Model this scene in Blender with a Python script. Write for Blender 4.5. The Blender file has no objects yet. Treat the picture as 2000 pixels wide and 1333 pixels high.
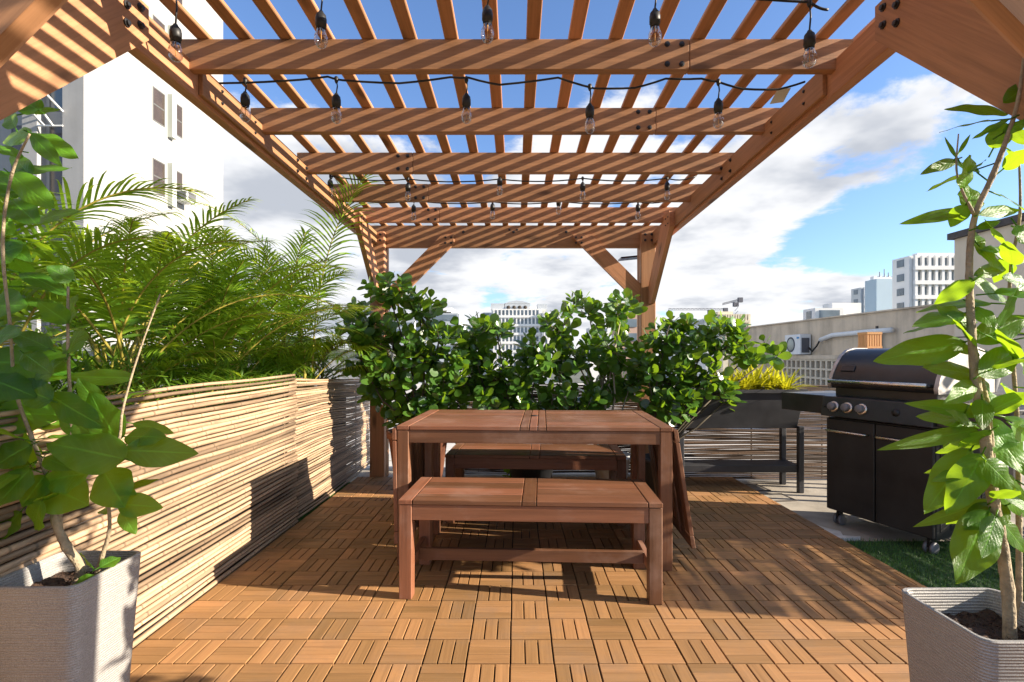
import bpy, math, random
from mathutils import Vector, Matrix, noise as mnoise
R = math.radians
random.seed(7)
scene = bpy.context.scene
COL = scene.collection

# ------------------------------------------------------------------ camera
H0 = 1.053; F = 1007.0; VX = 1009.0; VY = 694.0
cam_d = bpy.data.cameras.new("camera"); cam = bpy.data.objects.new("camera", cam_d); COL.objects.link(cam)
cam.location = (0, 0, H0); cam.rotation_euler = (R(90), 0, 0)
cam_d.sensor_width = 36.0; cam_d.lens = 36.0 * F / 2000.0
cam_d.shift_x = -(VX - 1000) / 2000.0; cam_d.shift_y = (VY - 666.5) / 2000.0
cam_d.clip_start = 0.05; cam_d.clip_end = 6000
scene.camera = cam

# ------------------------------------------------------------------ light
SD = Vector((2.56, -0.45, 1.0)).normalized()          # towards the sun
elev = math.asin(SD.z); azi = math.atan2(SD.x, SD.y)
sun_d = bpy.data.lights.new("sun", 'SUN'); sun = bpy.data.objects.new("sun", sun_d); COL.objects.link(sun)
sun.rotation_euler = SD.to_track_quat('Z', 'Y').to_euler()
sun_d.energy = 5.0; sun_d.angle = R(0.5); sun_d.color = (1.0, 0.88, 0.72)
scene.view_settings.view_transform = 'Standard'; scene.view_settings.look = 'None'
scene.view_settings.gamma = 1.0; scene.view_settings.use_curve_mapping = False
scene.view_settings.exposure = 1.5

world = bpy.data.worlds.new("World"); scene.world = world; world.use_nodes = True
wn = world.node_tree; wn.nodes.clear()
def N(nt, t, **kw):
    n = nt.nodes.new(t)
    for k, v in kw.items(): setattr(n, k, v)
    return n
def setin(n, d):
    for k, v in d.items(): n.inputs[k].default_value = v
def math_node(nt, op, a, b=None, clamp=False):
    n = nt.nodes.new('ShaderNodeMath'); n.operation = op; n.use_clamp = clamp
    for i, v in enumerate((a, b)):
        if v is None: continue
        if isinstance(v, (int, float)): n.inputs[i].default_value = v
        else: nt.links.new(v, n.inputs[i])
    return n.outputs[0]
def build_world():
    nt = wn; L = nt.links.new
    out = N(nt, 'ShaderNodeOutputWorld'); bg = N(nt, 'ShaderNodeBackground')
    sky = N(nt, 'ShaderNodeTexSky'); sky.sky_type = 'NISHITA'; sky.sun_disc = False
    sky.sun_elevation = elev; sky.sun_rotation = azi; sky.air_density = 1.0; sky.dust_density = 0.6; sky.ozone_density = 2.2
    bg.inputs['Strength'].default_value = 0.068
    tc = N(nt, 'ShaderNodeTexCoord'); sep = N(nt, 'ShaderNodeSeparateXYZ'); L(tc.outputs['Generated'], sep.inputs[0])
    zz = math_node(nt, 'MAXIMUM', sep.outputs[2], 0.0); zz = math_node(nt, 'ADD', zz, 0.16)
    px = math_node(nt, 'DIVIDE', sep.outputs[0], zz); py = math_node(nt, 'DIVIDE', sep.outputs[1], zz)
    cmb = N(nt, 'ShaderNodeCombineXYZ'); L(px, cmb.inputs[0]); L(py, cmb.inputs[1])
    n1 = N(nt, 'ShaderNodeTexNoise'); setin(n1, {'Scale': 1.5, 'Detail': 11.0, 'Roughness': 0.6, 'Distortion': 0.25}); L(cmb.outputs[0], n1.inputs['Vector'])
    n2 = N(nt, 'ShaderNodeTexNoise'); setin(n2, {'Scale': 1.3, 'Detail': 5.0, 'Roughness': 0.55})
    mp = N(nt, 'ShaderNodeMapping'); mp.inputs['Location'].default_value = (3.3, 7.1, 2.0); L(cmb.outputs[0], mp.inputs[0]); L(mp.outputs[0], n2.inputs['Vector'])
    # broad clear and cloudy parts of the sky, as directions
    acc = None
    nrm = N(nt, 'ShaderNodeVectorMath', operation='NORMALIZE'); L(tc.outputs['Generated'], nrm.inputs[0])
    blobs = [ (760, 60, 0.30, -0.42), (1250, 30, 0.26, -0.40), (1680, 60, 0.20, -0.36), (1720, 480, 0.085, -0.30), (1560, 505, 0.07, -0.28), (1840, 430, 0.09, -0.28),(1985,330,.08,-.25),
              (1640, 360, 0.06, -0.12), (1330, 200, 0.16, 0.22), (1120, 200, 0.14, 0.26), (760, 290, .12, .12), (1480, 420, 0.16, 0.22), (1700, 235, 0.10, 0.25), (1890, 210, 0.09, 0.20),
              (1000, 420, 0.45, 0.16), (500, 420, 0.30, 0.18), (1640, 560, 0.09, 0.25), (1000, 640, 0.35, 0.10), (1400, 600, .14, .12) ]
    for (bx, by, rad, amt) in blobs:
        d = Vector(((bx - VX) / F, 1.0, (VY - by) / F)).normalized()
        ds = N(nt, 'ShaderNodeVectorMath', operation='DISTANCE'); L(nrm.outputs[0], ds.inputs[0]); ds.inputs[1].default_value = d
        mr = N(nt, 'ShaderNodeMapRange', interpolation_type='SMOOTHSTEP'); L(ds.outputs['Value'], mr.inputs['Value'])
        setin(mr, {'From Min': rad * 0.25, 'From Max': rad * 1.5, 'To Min': amt, 'To Max': 0.0})
        acc = mr.outputs[0] if acc is None else math_node(nt, 'ADD', acc, mr.outputs[0])
    dens = math_node(nt, 'ADD', n1.outputs['Fac'], math_node(nt, 'MULTIPLY', acc, 0.62))
    ms = N(nt, 'ShaderNodeMapRange', interpolation_type='SMOOTHSTEP'); L(dens, ms.inputs['Value']); setin(ms, {'From Min': 0.475, 'From Max': 0.575})
    cr = N(nt, 'ShaderNodeMapRange', interpolation_type='SMOOTHSTEP'); L(n2.outputs['Fac'], cr.inputs['Value']); setin(cr, {'From Min': 0.36, 'From Max': 0.55})
    cm = N(nt, 'ShaderNodeMix', data_type='RGBA'); L(cr.outputs[0], cm.inputs['Factor'])
    cm.inputs['A'].default_value = (3.0, 3.2, 3.6, 1); cm.inputs['B'].default_value = (5.3, 5.35, 5.5, 1)
    tint = N(nt, 'ShaderNodeMix', data_type='RGBA', blend_type='MULTIPLY'); tint.inputs['Factor'].default_value = 1.0
    L(sky.outputs[0], tint.inputs['A']); tint.inputs['B'].default_value = (1.02, 1.16, 1.42, 1)
    mx = N(nt, 'ShaderNodeMix', data_type='RGBA'); L(ms.outputs[0], mx.inputs['Factor']); L(tint.outputs['Result'], mx.inputs['A']); L(cm.outputs['Result'], mx.inputs['B'])
    L(mx.outputs['Result'], bg.inputs['Color']); L(bg.outputs[0], out.inputs[0])
build_world()

# ------------------------------------------------------------------ materials
def new_mat(name):
    m = bpy.data.materials.new(name); m.use_nodes = True
    nt = m.node_tree; b = nt.nodes['Principled BSDF']
    return m, nt, b
def gc_node(nt):
    a = N(nt, 'ShaderNodeAttribute'); a.attribute_name = 'gc'; return a.outputs['Vector']
def rnd_node(nt):
    a = N(nt, 'ShaderNodeAttribute'); a.attribute_name = 'rnd'; return a.outputs['Fac']
def ramp(nt, fac, stops):
    r = N(nt, 'ShaderNodeValToRGB'); el = r.color_ramp.elements
    while len(el) < len(stops): el.new(0.5)
    for e, (p, c) in zip(el, stops): e.position = p; e.color = (*c, 1)
    nt.links.new(fac, r.inputs[0]); return r.outputs[0]
def mixc(nt, f, a, b, mode='MIX'):
    m = N(nt, 'ShaderNodeMix', data_type='RGBA', blend_type=mode)
    for k, v in (('Factor', f), ('A', a), ('B', b)):
        if isinstance(v, tuple): m.inputs[k].default_value = (*v, 1) if len(v) == 3 else v
        elif isinstance(v, (int, float)): m.inputs[k].default_value = v
        else: nt.links.new(v, m.inputs[k])
    return m.outputs['Result']
def noise(nt, vec, scale, detail=4, rough=0.55, mapping=None):
    if mapping:
        mp = N(nt, 'ShaderNodeMapping'); mp.inputs['Scale'].default_value = mapping; nt.links.new(vec, mp.inputs[0]); vec = mp.outputs[0]
    n = N(nt, 'ShaderNodeTexNoise'); setin(n, {'Scale': scale, 'Detail': detail, 'Roughness': rough}); nt.links.new(vec, n.inputs['Vector']); return n.outputs['Fac']
def bump(nt, b, h, strength, dist=0.01):
    n = N(nt, 'ShaderNodeBump'); n.inputs['Strength'].default_value = strength; n.inputs['Distance'].default_value = dist
    nt.links.new(h, n.inputs['Height']); nt.links.new(n.outputs[0], b.inputs['Normal'])
def scale_rgb(c, f): return tuple(min(1, x * f) for x in c)
def wood(name, base, var=0.22, rough=0.6, knots=True, grain=0.3, spec=0.35, wear=None):
    m, nt, b = new_mat(name); g = gc_node(nt); r = rnd_node(nt); L = nt.links.new
    f1 = noise(nt, g, 1.0, 5, 0.6, (1.6, 34, 34)); f2 = noise(nt, g, 1.0, 3, 0.5, (0.9, 7, 7)); f3 = noise(nt, g, 1.0, 4, 0.6, (4, 130, 130))
    c = ramp(nt, f1, [(0.25, scale_rgb(base, 1 - grain)), (0.5, base), (0.75, scale_rgb(base, 1 + grain * 0.8))])
    c = mixc(nt, 0.5, c, ramp(nt, f2, [(0.3, scale_rgb(base, 0.75)), (0.7, scale_rgb(base, 1.2))]))
    c = mixc(nt, 0.25, c, ramp(nt, f3, [(0.35, scale_rgb(base, 0.5)), (0.6, scale_rgb(base, 1.2))]))
    bv = N(nt, 'ShaderNodeMapRange'); L(r, bv.inputs['Value']); setin(bv, {'To Min': 1 - var, 'To Max': 1 + var})
    hs = N(nt, 'ShaderNodeHueSaturation'); L(c, hs.inputs['Color']); L(bv.outputs[0], hs.inputs['Value'])
    hv = N(nt, 'ShaderNodeMapRange'); L(r, hv.inputs['Value']); setin(hv, {'To Min': 0.504, 'To Max': 0.494}); L(hv.outputs[0], hs.inputs['Hue'])
    c = hs.outputs[0]
    if wear:
        tcw = N(nt, 'ShaderNodeTexCoord'); wf = noise(nt, tcw.outputs['Object'], 3.2, 6, 0.68)
        wr = N(nt, 'ShaderNodeMapRange'); L(math_node(nt, 'ADD', wf, math_node(nt, 'MULTIPLY', f1, .25)), wr.inputs['Value']); setin(wr, {'From Min': 0.62, 'From Max': 0.86, 'To Min': 0.0, 'To Max': 0.55})
        c = mixc(nt, wr.outputs[0], c, wear)
        rw = N(nt, 'ShaderNodeMapRange'); L(wf, rw.inputs['Value']); setin(rw, {'From Min': .3, 'From Max': .7, 'To Min': rough - .1, 'To Max': rough + .25}); L(rw.outputs[0], b.inputs['Roughness'])
    if knots:
        mp = N(nt, 'ShaderNodeMapping'); mp.inputs['Scale'].default_value = (2.6, 9, 9); L(g, mp.inputs[0])
        v = N(nt, 'ShaderNodeTexVoronoi'); v.inputs['Scale'].default_value = 1.0; L(mp.outputs[0], v.inputs['Vector'])
        kf = N(nt, 'ShaderNodeMapRange'); L(v.outputs['Distance'], kf.inputs['Value']); setin(kf, {'From Min': 0.09, 'From Max': 0.22, 'To Min': 0.8, 'To Max': 0.0})
        c = mixc(nt, kf.outputs[0], c, scale_rgb(base, 0.28))
    L(c, b.inputs['Base Color']); b.inputs['Specular IOR Level'].default_value = spec; b.inputs['Roughness'].default_value = rough
    bump(nt, b, f1, 0.25, 0.004); return m
def plain(name, col, rough=0.5, metal=0.0, spec=0.5, var=0.0, vscale=6.0, bmp=0.0, bscale=60):
    m, nt, b = new_mat(name); b.inputs['Roughness'].default_value = rough; b.inputs['Metallic'].default_value = metal; b.inputs['Specular IOR Level'].default_value = spec
    b.inputs['Base Color'].default_value = (*col, 1)
    tc = N(nt, 'ShaderNodeTexCoord')
    if var:
        f = noise(nt, tc.outputs['Object'], vscale, 5, 0.6)
        nt.links.new(ramp(nt, f, [(0.3, scale_rgb(col, 1 - var)), (0.7, scale_rgb(col, 1 + var))]), b.inputs['Base Color'])
        rr = N(nt, 'ShaderNodeMapRange'); nt.links.new(f, rr.inputs['Value']); setin(rr, {'To Min': max(0, rough - .12), 'To Max': min(1, rough + .12)}); nt.links.new(rr.outputs[0], b.inputs['Roughness'])
    if bmp: bump(nt, b, noise(nt, tc.outputs['Object'], bscale, 3), bmp)
    return m
def leafmat(name, c1, c2, trans, tmix=0.35, rough=0.4, veins=False, spec=0.5):
    m, nt, b = new_mat(name); L = nt.links.new; r = rnd_node(nt); g = gc_node(nt)
    c = ramp(nt, r, [(0.0, c1), (0.85, c2), (1.0, scale_rgb(c2, 1.5))])
    tcl = N(nt, 'ShaderNodeTexCoord'); bl = noise(nt, tcl.outputs['Object'], 26, 4, 0.65)      # blotches, browned spots
    c = mixc(nt, ramp(nt, bl, [(0.35, (0.25,) * 3), (0.65, (0, 0, 0))]), c, scale_rgb(c1, 0.7))
    sp_ = N(nt, 'ShaderNodeMapRange'); L(noise(nt, tcl.outputs['Object'], 75, 3, 0.6), sp_.inputs['Value']); setin(sp_, {'From Min': 0.70, 'From Max': 0.76, 'To Min': 0.0, 'To Max': 0.7}); c = mixc(nt, sp_.outputs[0], c, (0.12, 0.07, 0.025))
    b.inputs['Roughness'].default_value = rough; b.inputs['Specular IOR Level'].default_value = spec
    tr = N(nt, 'ShaderNodeBsdfTranslucent'); ms = N(nt, 'ShaderNodeMixShader'); ms.inputs[0].default_value = tmix
    tcol = mixc(nt, r, scale_rgb(trans, 0.8), trans)
    if veins:
        s = N(nt, 'ShaderNodeSeparateXYZ'); L(g, s.inputs[0])
        av = math_node(nt, 'ABSOLUTE', s.outputs[1])
        ph = math_node(nt, 'SUBTRACT', math_node(nt, 'MULTIPLY', s.outputs[0], 9.0), math_node(nt, 'MULTIPLY', av, 2.6))
        fr = math_node(nt, 'FRACT', ph); ln = math_node(nt, 'ABSOLUTE', math_node(nt, 'SUBTRACT', fr, 0.5))
        side = N(nt, 'ShaderNodeMapRange'); L(ln, side.inputs['Value']); setin(side, {'From Min': 0.0, 'From Max': 0.10, 'To Min': 1.0, 'To Max': 0.0})
        mid = N(nt, 'ShaderNodeMapRange'); L(av, mid.inputs['Value']); setin(mid, {'From Min': 0.03, 'From Max': 0.07, 'To Min': 1.0, 'To Max': 0.0})
        vv = math_node(nt, 'MAXIMUM', math_node(nt, 'MULTIPLY', side.outputs[0], 0.26), math_node(nt, 'MULTIPLY', mid.outputs[0], .6))
        c = mixc(nt, vv, c, scale_rgb(c2, 2.4)); tcol = mixc(nt, math_node(nt, 'MULTIPLY', vv, 0.6), tcol, scale_rgb(trans, 0.5))
        pf = noise(nt, g, 1.0, 3, 0.5, (18, 9, 1)); cell = math_node(nt, 'MULTIPLY', math_node(nt, 'SINE', math_node(nt, 'MULTIPLY', ph, 6.283)), 0.12)
        bump(nt, b, math_node(nt, 'ADD', math_node(nt, 'ADD', cell, pf), math_node(nt, 'MULTIPLY', mid.outputs[0], -0.6)), 0.45, 0.003)
    L(c, b.inputs['Base Color']); L(tcol, tr.inputs['Color'])
    L(b.outputs[0], ms.inputs[1]); L(tr.outputs[0], ms.inputs[2]); L(ms.outputs[0], nt.nodes['Material Output'].inputs[0])
    return m
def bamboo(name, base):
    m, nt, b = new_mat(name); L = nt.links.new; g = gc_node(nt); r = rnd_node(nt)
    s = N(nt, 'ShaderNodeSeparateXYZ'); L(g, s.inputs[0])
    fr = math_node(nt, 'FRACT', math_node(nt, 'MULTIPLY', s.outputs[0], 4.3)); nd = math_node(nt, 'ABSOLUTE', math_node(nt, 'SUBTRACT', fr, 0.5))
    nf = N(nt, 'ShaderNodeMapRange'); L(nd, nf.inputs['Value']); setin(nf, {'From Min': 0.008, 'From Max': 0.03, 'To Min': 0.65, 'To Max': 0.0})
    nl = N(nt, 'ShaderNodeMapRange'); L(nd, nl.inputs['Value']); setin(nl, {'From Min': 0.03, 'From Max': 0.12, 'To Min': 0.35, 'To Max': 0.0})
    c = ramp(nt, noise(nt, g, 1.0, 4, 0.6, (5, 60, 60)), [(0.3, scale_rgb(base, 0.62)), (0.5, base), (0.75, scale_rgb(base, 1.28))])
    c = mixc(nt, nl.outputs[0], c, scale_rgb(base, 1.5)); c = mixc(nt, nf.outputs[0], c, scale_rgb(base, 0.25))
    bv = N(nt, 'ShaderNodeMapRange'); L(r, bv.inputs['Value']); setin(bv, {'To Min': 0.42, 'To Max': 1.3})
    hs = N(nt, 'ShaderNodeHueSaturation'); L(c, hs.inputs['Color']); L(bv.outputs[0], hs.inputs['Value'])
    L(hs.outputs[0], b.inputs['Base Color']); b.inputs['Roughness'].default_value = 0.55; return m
def stucco(name, col, streak=0.15, scale=1.0, bm=0.1):
    m, nt, b = new_mat(name); tc = N(nt, 'ShaderNodeTexCoord'); o = tc.outputs['Object']
    f = noise(nt, o, 1.6 * scale, 6, 0.62); g = noise(nt, o, 1.0, 5, 0.6, (3.2 * scale, 3.2 * scale, 0.35 * scale)); fine = noise(nt, o, 25 * scale, 3, 0.6)
    c = ramp(nt, g, [(0.32, scale_rgb(col, 1 - streak * 2.2)), (0.55, col), (0.8, scale_rgb(col, 1 + streak * .6))])
    c = mixc(nt, 0.5, c, ramp(nt, f, [(0.35, scale_rgb(col, 1 - streak * 1.6)), (0.6, col)]))
    nt.links.new(c, b.inputs['Base Color']); b.inputs['Roughness'].default_value = 0.9; b.inputs['Specular IOR Level'].default_value = 0.2
    bump(nt, b, fine, bm, 0.02); return m

M = {}
M['pergola'] = wood('pergola_timber', (0.40, 0.195, 0.092), var=0.2, rough=0.62, grain=0.55)
M['table'] = wood('stained_table_wood', (0.195, 0.082, 0.04), var=0.32, rough=0.42, knots=False, grain=0.62, spec=0.4, wear=(0.30, 0.19, 0.14))
M['deck'] = wood('deck_wood', (0.335, 0.178, 0.07), var=0.34, rough=0.55, knots=False, grain=0.36, wear=(0.20, 0.13, 0.08))
M['bamboo'] = bamboo('bamboo_cane', (0.37, 0.255, 0.16))
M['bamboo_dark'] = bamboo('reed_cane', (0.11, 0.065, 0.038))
M['bolt'] = plain('black_bolt', (0.012, 0.012, 0.013), 0.45)
M['black_rubber'] = plain('black_rubber', (0.012, 0.012, 0.012), 0.5)
M['planter'] = None
M['soil'] = plain('soil', (0.055, 0.028, 0.016), 0.95, var=0.6, vscale=60, bmp=1.0, bscale=110)
M['concrete'] = stucco('concrete_floor', (0.40, 0.36, 0.30), 0.22, 1.2)
M['roofing'] = stucco('pale_roofing', (0.52, 0.50, 0.47), 0.14, 0.8)
M['ground'] = stucco('city_ground', (0.16, 0.17, 0.14), 0.4, 0.02)
M['under'] = plain('deck_underlay', (0.012, 0.008, 0.006), 0.9)
M['turf'] = plain('turf_base', (0.03, 0.075, 0.018), 0.95, var=0.5, vscale=40)
M['blade'] = leafmat('turf_blade', (0.04, 0.11, 0.018), (0.09, 0.20, 0.035), (0.08, 0.2, 0.02), 0.25, 0.6)
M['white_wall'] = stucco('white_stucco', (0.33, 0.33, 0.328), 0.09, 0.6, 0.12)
M['old_wall'] = stucco('weathered_concrete', (0.66, 0.54, 0.40), 0.22, 0.9, 0.4)
M['beige'] = stucco('beige_render', (0.64, 0.55, 0.42), 0.08, 0.8)
M['coping'] = plain('dark_coping', (0.07, 0.06, 0.055), 0.8, var=0.4)
M['frame'] = plain('dark_window_frame', (0.10, 0.10, 0.095), 0.5)
M['glass_brown'] = plain('bronze_glass', (0.055, 0.038, 0.027), 0.22, spec=0.9, var=0.25, vscale=1.5)
M['glass_grey'] = plain('grey_glass', (0.10, 0.13, 0.15), 0.15, spec=1.0, var=0.35, vscale=0.3)
M['fin'] = plain('grey_green_fin', (0.42, 0.44, 0.38), 0.7)
M['ac_white'] = plain('ac_white', (0.72, 0.72, 0.70), 0.5, var=0.06)
M['ac_grille'] = plain('ac_grille', (0.10, 0.10, 0.11), 0.6)
M['steel'] = plain('brushed_steel', (0.62, 0.57, 0.50), 0.28, 1.0, var=0.12, vscale=30)
M['grill_black'] = plain('black_enamel', (0.024, 0.024, 0.025), 0.34, spec=0.5, var=0.5, vscale=5)
M['grill_door'] = plain('grill_door_paint', (0.028, 0.027, 0.025), 0.45, spec=0.3, var=0.35, vscale=4)
M['alu'] = plain('cast_aluminium', (0.42, 0.40, 0.38), 0.5, 0.6, var=0.35, vscale=9)
M['shelf_grey'] = plain('shelf_grey', (0.10, 0.095, 0.09), 0.42, var=0.3, vscale=8)
M['caster'] = plain('caster_grey', (0.16, 0.16, 0.17), 0.4, var=0.2)
M['tub'] = plain('black_planter_plastic', (0.028, 0.028, 0.032), 0.5, var=0.3, vscale=7)
M['terracotta'] = plain('terracotta', (0.24, 0.085, 0.04), 0.75, var=0.25, vscale=9)
M['greypot'] = plain('grey_pot', (0.40, 0.40, 0.40), 0.6, var=0.15)
M['bark'] = plain('pale_bark', (0.30, 0.235, 0.15), 0.85, var=0.35, vscale=30, bmp=0.6, bscale=120)
M['branch'] = plain('clusia_branch', (0.28, 0.24, 0.17), 0.8, var=0.3, vscale=20)
M['branch_dark'] = plain('dark_branch', (0.07, 0.055, 0.035), 0.85, var=0.3, vscale=20)
M['palm_stem'] = plain('palm_stem', (0.33, 0.27, 0.05), 0.5, var=0.35, vscale=12)
M['leaf_big'] = leafmat('broad_leaf', (0.028, 0.10, 0.012), (0.08, 0.21, 0.018), (0.46, 0.70, 0.02), 0.45, 0.38, veins=True, spec=0.35)
M['leaf_clusia'] = leafmat('clusia_leaf', (0.02, 0.07, 0.012), (0.09, 0.20, 0.028), (0.30, 0.50, 0.02), 0.33, 0.26, spec=0.7)
M['leaf_palm'] = leafmat('palm_leaflet', (0.045, 0.125, 0.014), (0.19, 0.32, 0.025), (0.54, 0.72, 0.03), 0.45, 0.36)
M['leaf_palm_dry'] = leafmat('dry_palm_leaflet', (0.22, 0.14, 0.05), (0.38, 0.30, 0.06), (0.55, 0.40, 0.08), 0.4, 0.5)
M['leaf_yellow'] = leafmat('yellow_leaf', (0.26, 0.30, 0.015), (0.52, 0.50, 0.025), (0.85, 0.80, 0.03), 0.35, 0.4)
M['leaf_under'] = leafmat('undergrowth_leaf', (0.045, 0.11, 0.012), (0.14, 0.26, 0.02), (0.3, 0.5, 0.03), 0.35, 0.5)
M['filament'] = plain('led_filament', (0.75, 0.38, 0.10), 0.5)
M['tag_clear'] = plain('paper_tag', (0.55, 0.50, 0.40), 0.7)
M['crane'] = plain('crane_steel', (0.10, 0.10, 0.12), 0.6)
M['whitepaint'] = plain('white_facade', (0.78, 0.77, 0.74), 0.8, var=0.06, vscale=0.05)
M['greyfacade'] = plain('grey_facade', (0.50, 0.53, 0.55), 0.8, var=0.08, vscale=0.05)
M['bluefacade'] = plain('bluish_facade', (0.42, 0.53, 0.60), 0.8, var=0.06, vscale=0.05)
M['creamfacade'] = plain('cream_facade', (0.68, 0.60, 0.45), 0.8, var=0.06, vscale=0.05)
M['pinkfacade'] = plain('pink_facade', (0.55, 0.36, 0.27), 0.8, var=0.06, vscale=0.05)
M['farglass'] = plain('far_glass', (0.16, 0.20, 0.23), 0.3, spec=0.6, var=0.4, vscale=0.15)
M['breeze_dark'] = plain('breeze_recess', (0.05, 0.04, 0.03), 0.9)
M['woodbox'] = wood('orange_wood_box', (0.60, 0.30, 0.11), var=0.1, knots=False)
M['cabinet_black'] = plain('lamp_black', (0.015, 0.016, 0.018), 0.4)
M['solar'] = plain('solar_glass', (0.01, 0.012, 0.03), 0.12, spec=0.8)
M['whitestone'] = plain('pale_mortar', (0.62, 0.60, 0.56), 0.85, var=0.2, vscale=20, bmp=.6)
M['blue_mark'] = plain('blue_mark', (0.05, 0.25, 0.5), 0.5)
def ridged():
    m, nt, b = new_mat('ridged_planter'); L = nt.links.new; tc = N(nt, 'ShaderNodeTexCoord')
    s = N(nt, 'ShaderNodeSeparateXYZ'); L(tc.outputs['Object'], s.inputs[0])
    nz = noise(nt, tc.outputs['Object'], 1.0, 3, 0.6, (3, 3, 60))
    w = math_node(nt, 'SINE', math_node(nt, 'ADD', math_node(nt, 'MULTIPLY', s.outputs[2], 900.0), math_node(nt, 'MULTIPLY', nz, 7.0)))
    sp = noise(nt, tc.outputs['Object'], 380, 2, 0.6)
    c = ramp(nt, sp, [(0.3, (0.20, 0.187, 0.175)), (0.5, (0.29, 0.275, 0.26)), (0.72, (0.38, 0.365, 0.345))])
    L(c, b.inputs['Base Color']); b.inputs['Roughness'].default_value = 0.5
    bump(nt, b, math_node(nt, 'ADD', w, math_node(nt, 'MULTIPLY', sp, .6)), 0.5, 0.0018); return m
M['planter'] = ridged()
def clear_glass():
    m = bpy.data.materials.new('bulb_glass'); m.use_nodes = True; nt = m.node_tree; nt.nodes.clear()
    o = N(nt, 'ShaderNodeOutputMaterial'); t = N(nt, 'ShaderNodeBsdfTransparent'); g = N(nt, 'ShaderNodeBsdfGlossy'); g.inputs['Roughness'].default_value = 0.03
    t.inputs['Color'].default_value = (0.86, 0.84, 0.82, 1)
    lw = N(nt, 'ShaderNodeLayerWeight'); lw.inputs['Blend'].default_value = 0.42; mx = N(nt, 'ShaderNodeMixShader')
    f = math_node(nt, 'ADD', math_node(nt, 'MULTIPLY', lw.outputs['Facing'], 0.62), 0.05)
    nt.links.new(f, mx.inputs[0]); nt.links.new(t.outputs[0], mx.inputs[1]); nt.links.new(g.outputs[0], mx.inputs[2]); nt.links.new(mx.outputs[0], o.inputs[0]); return m
M['bulb'] = clear_glass()

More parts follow.
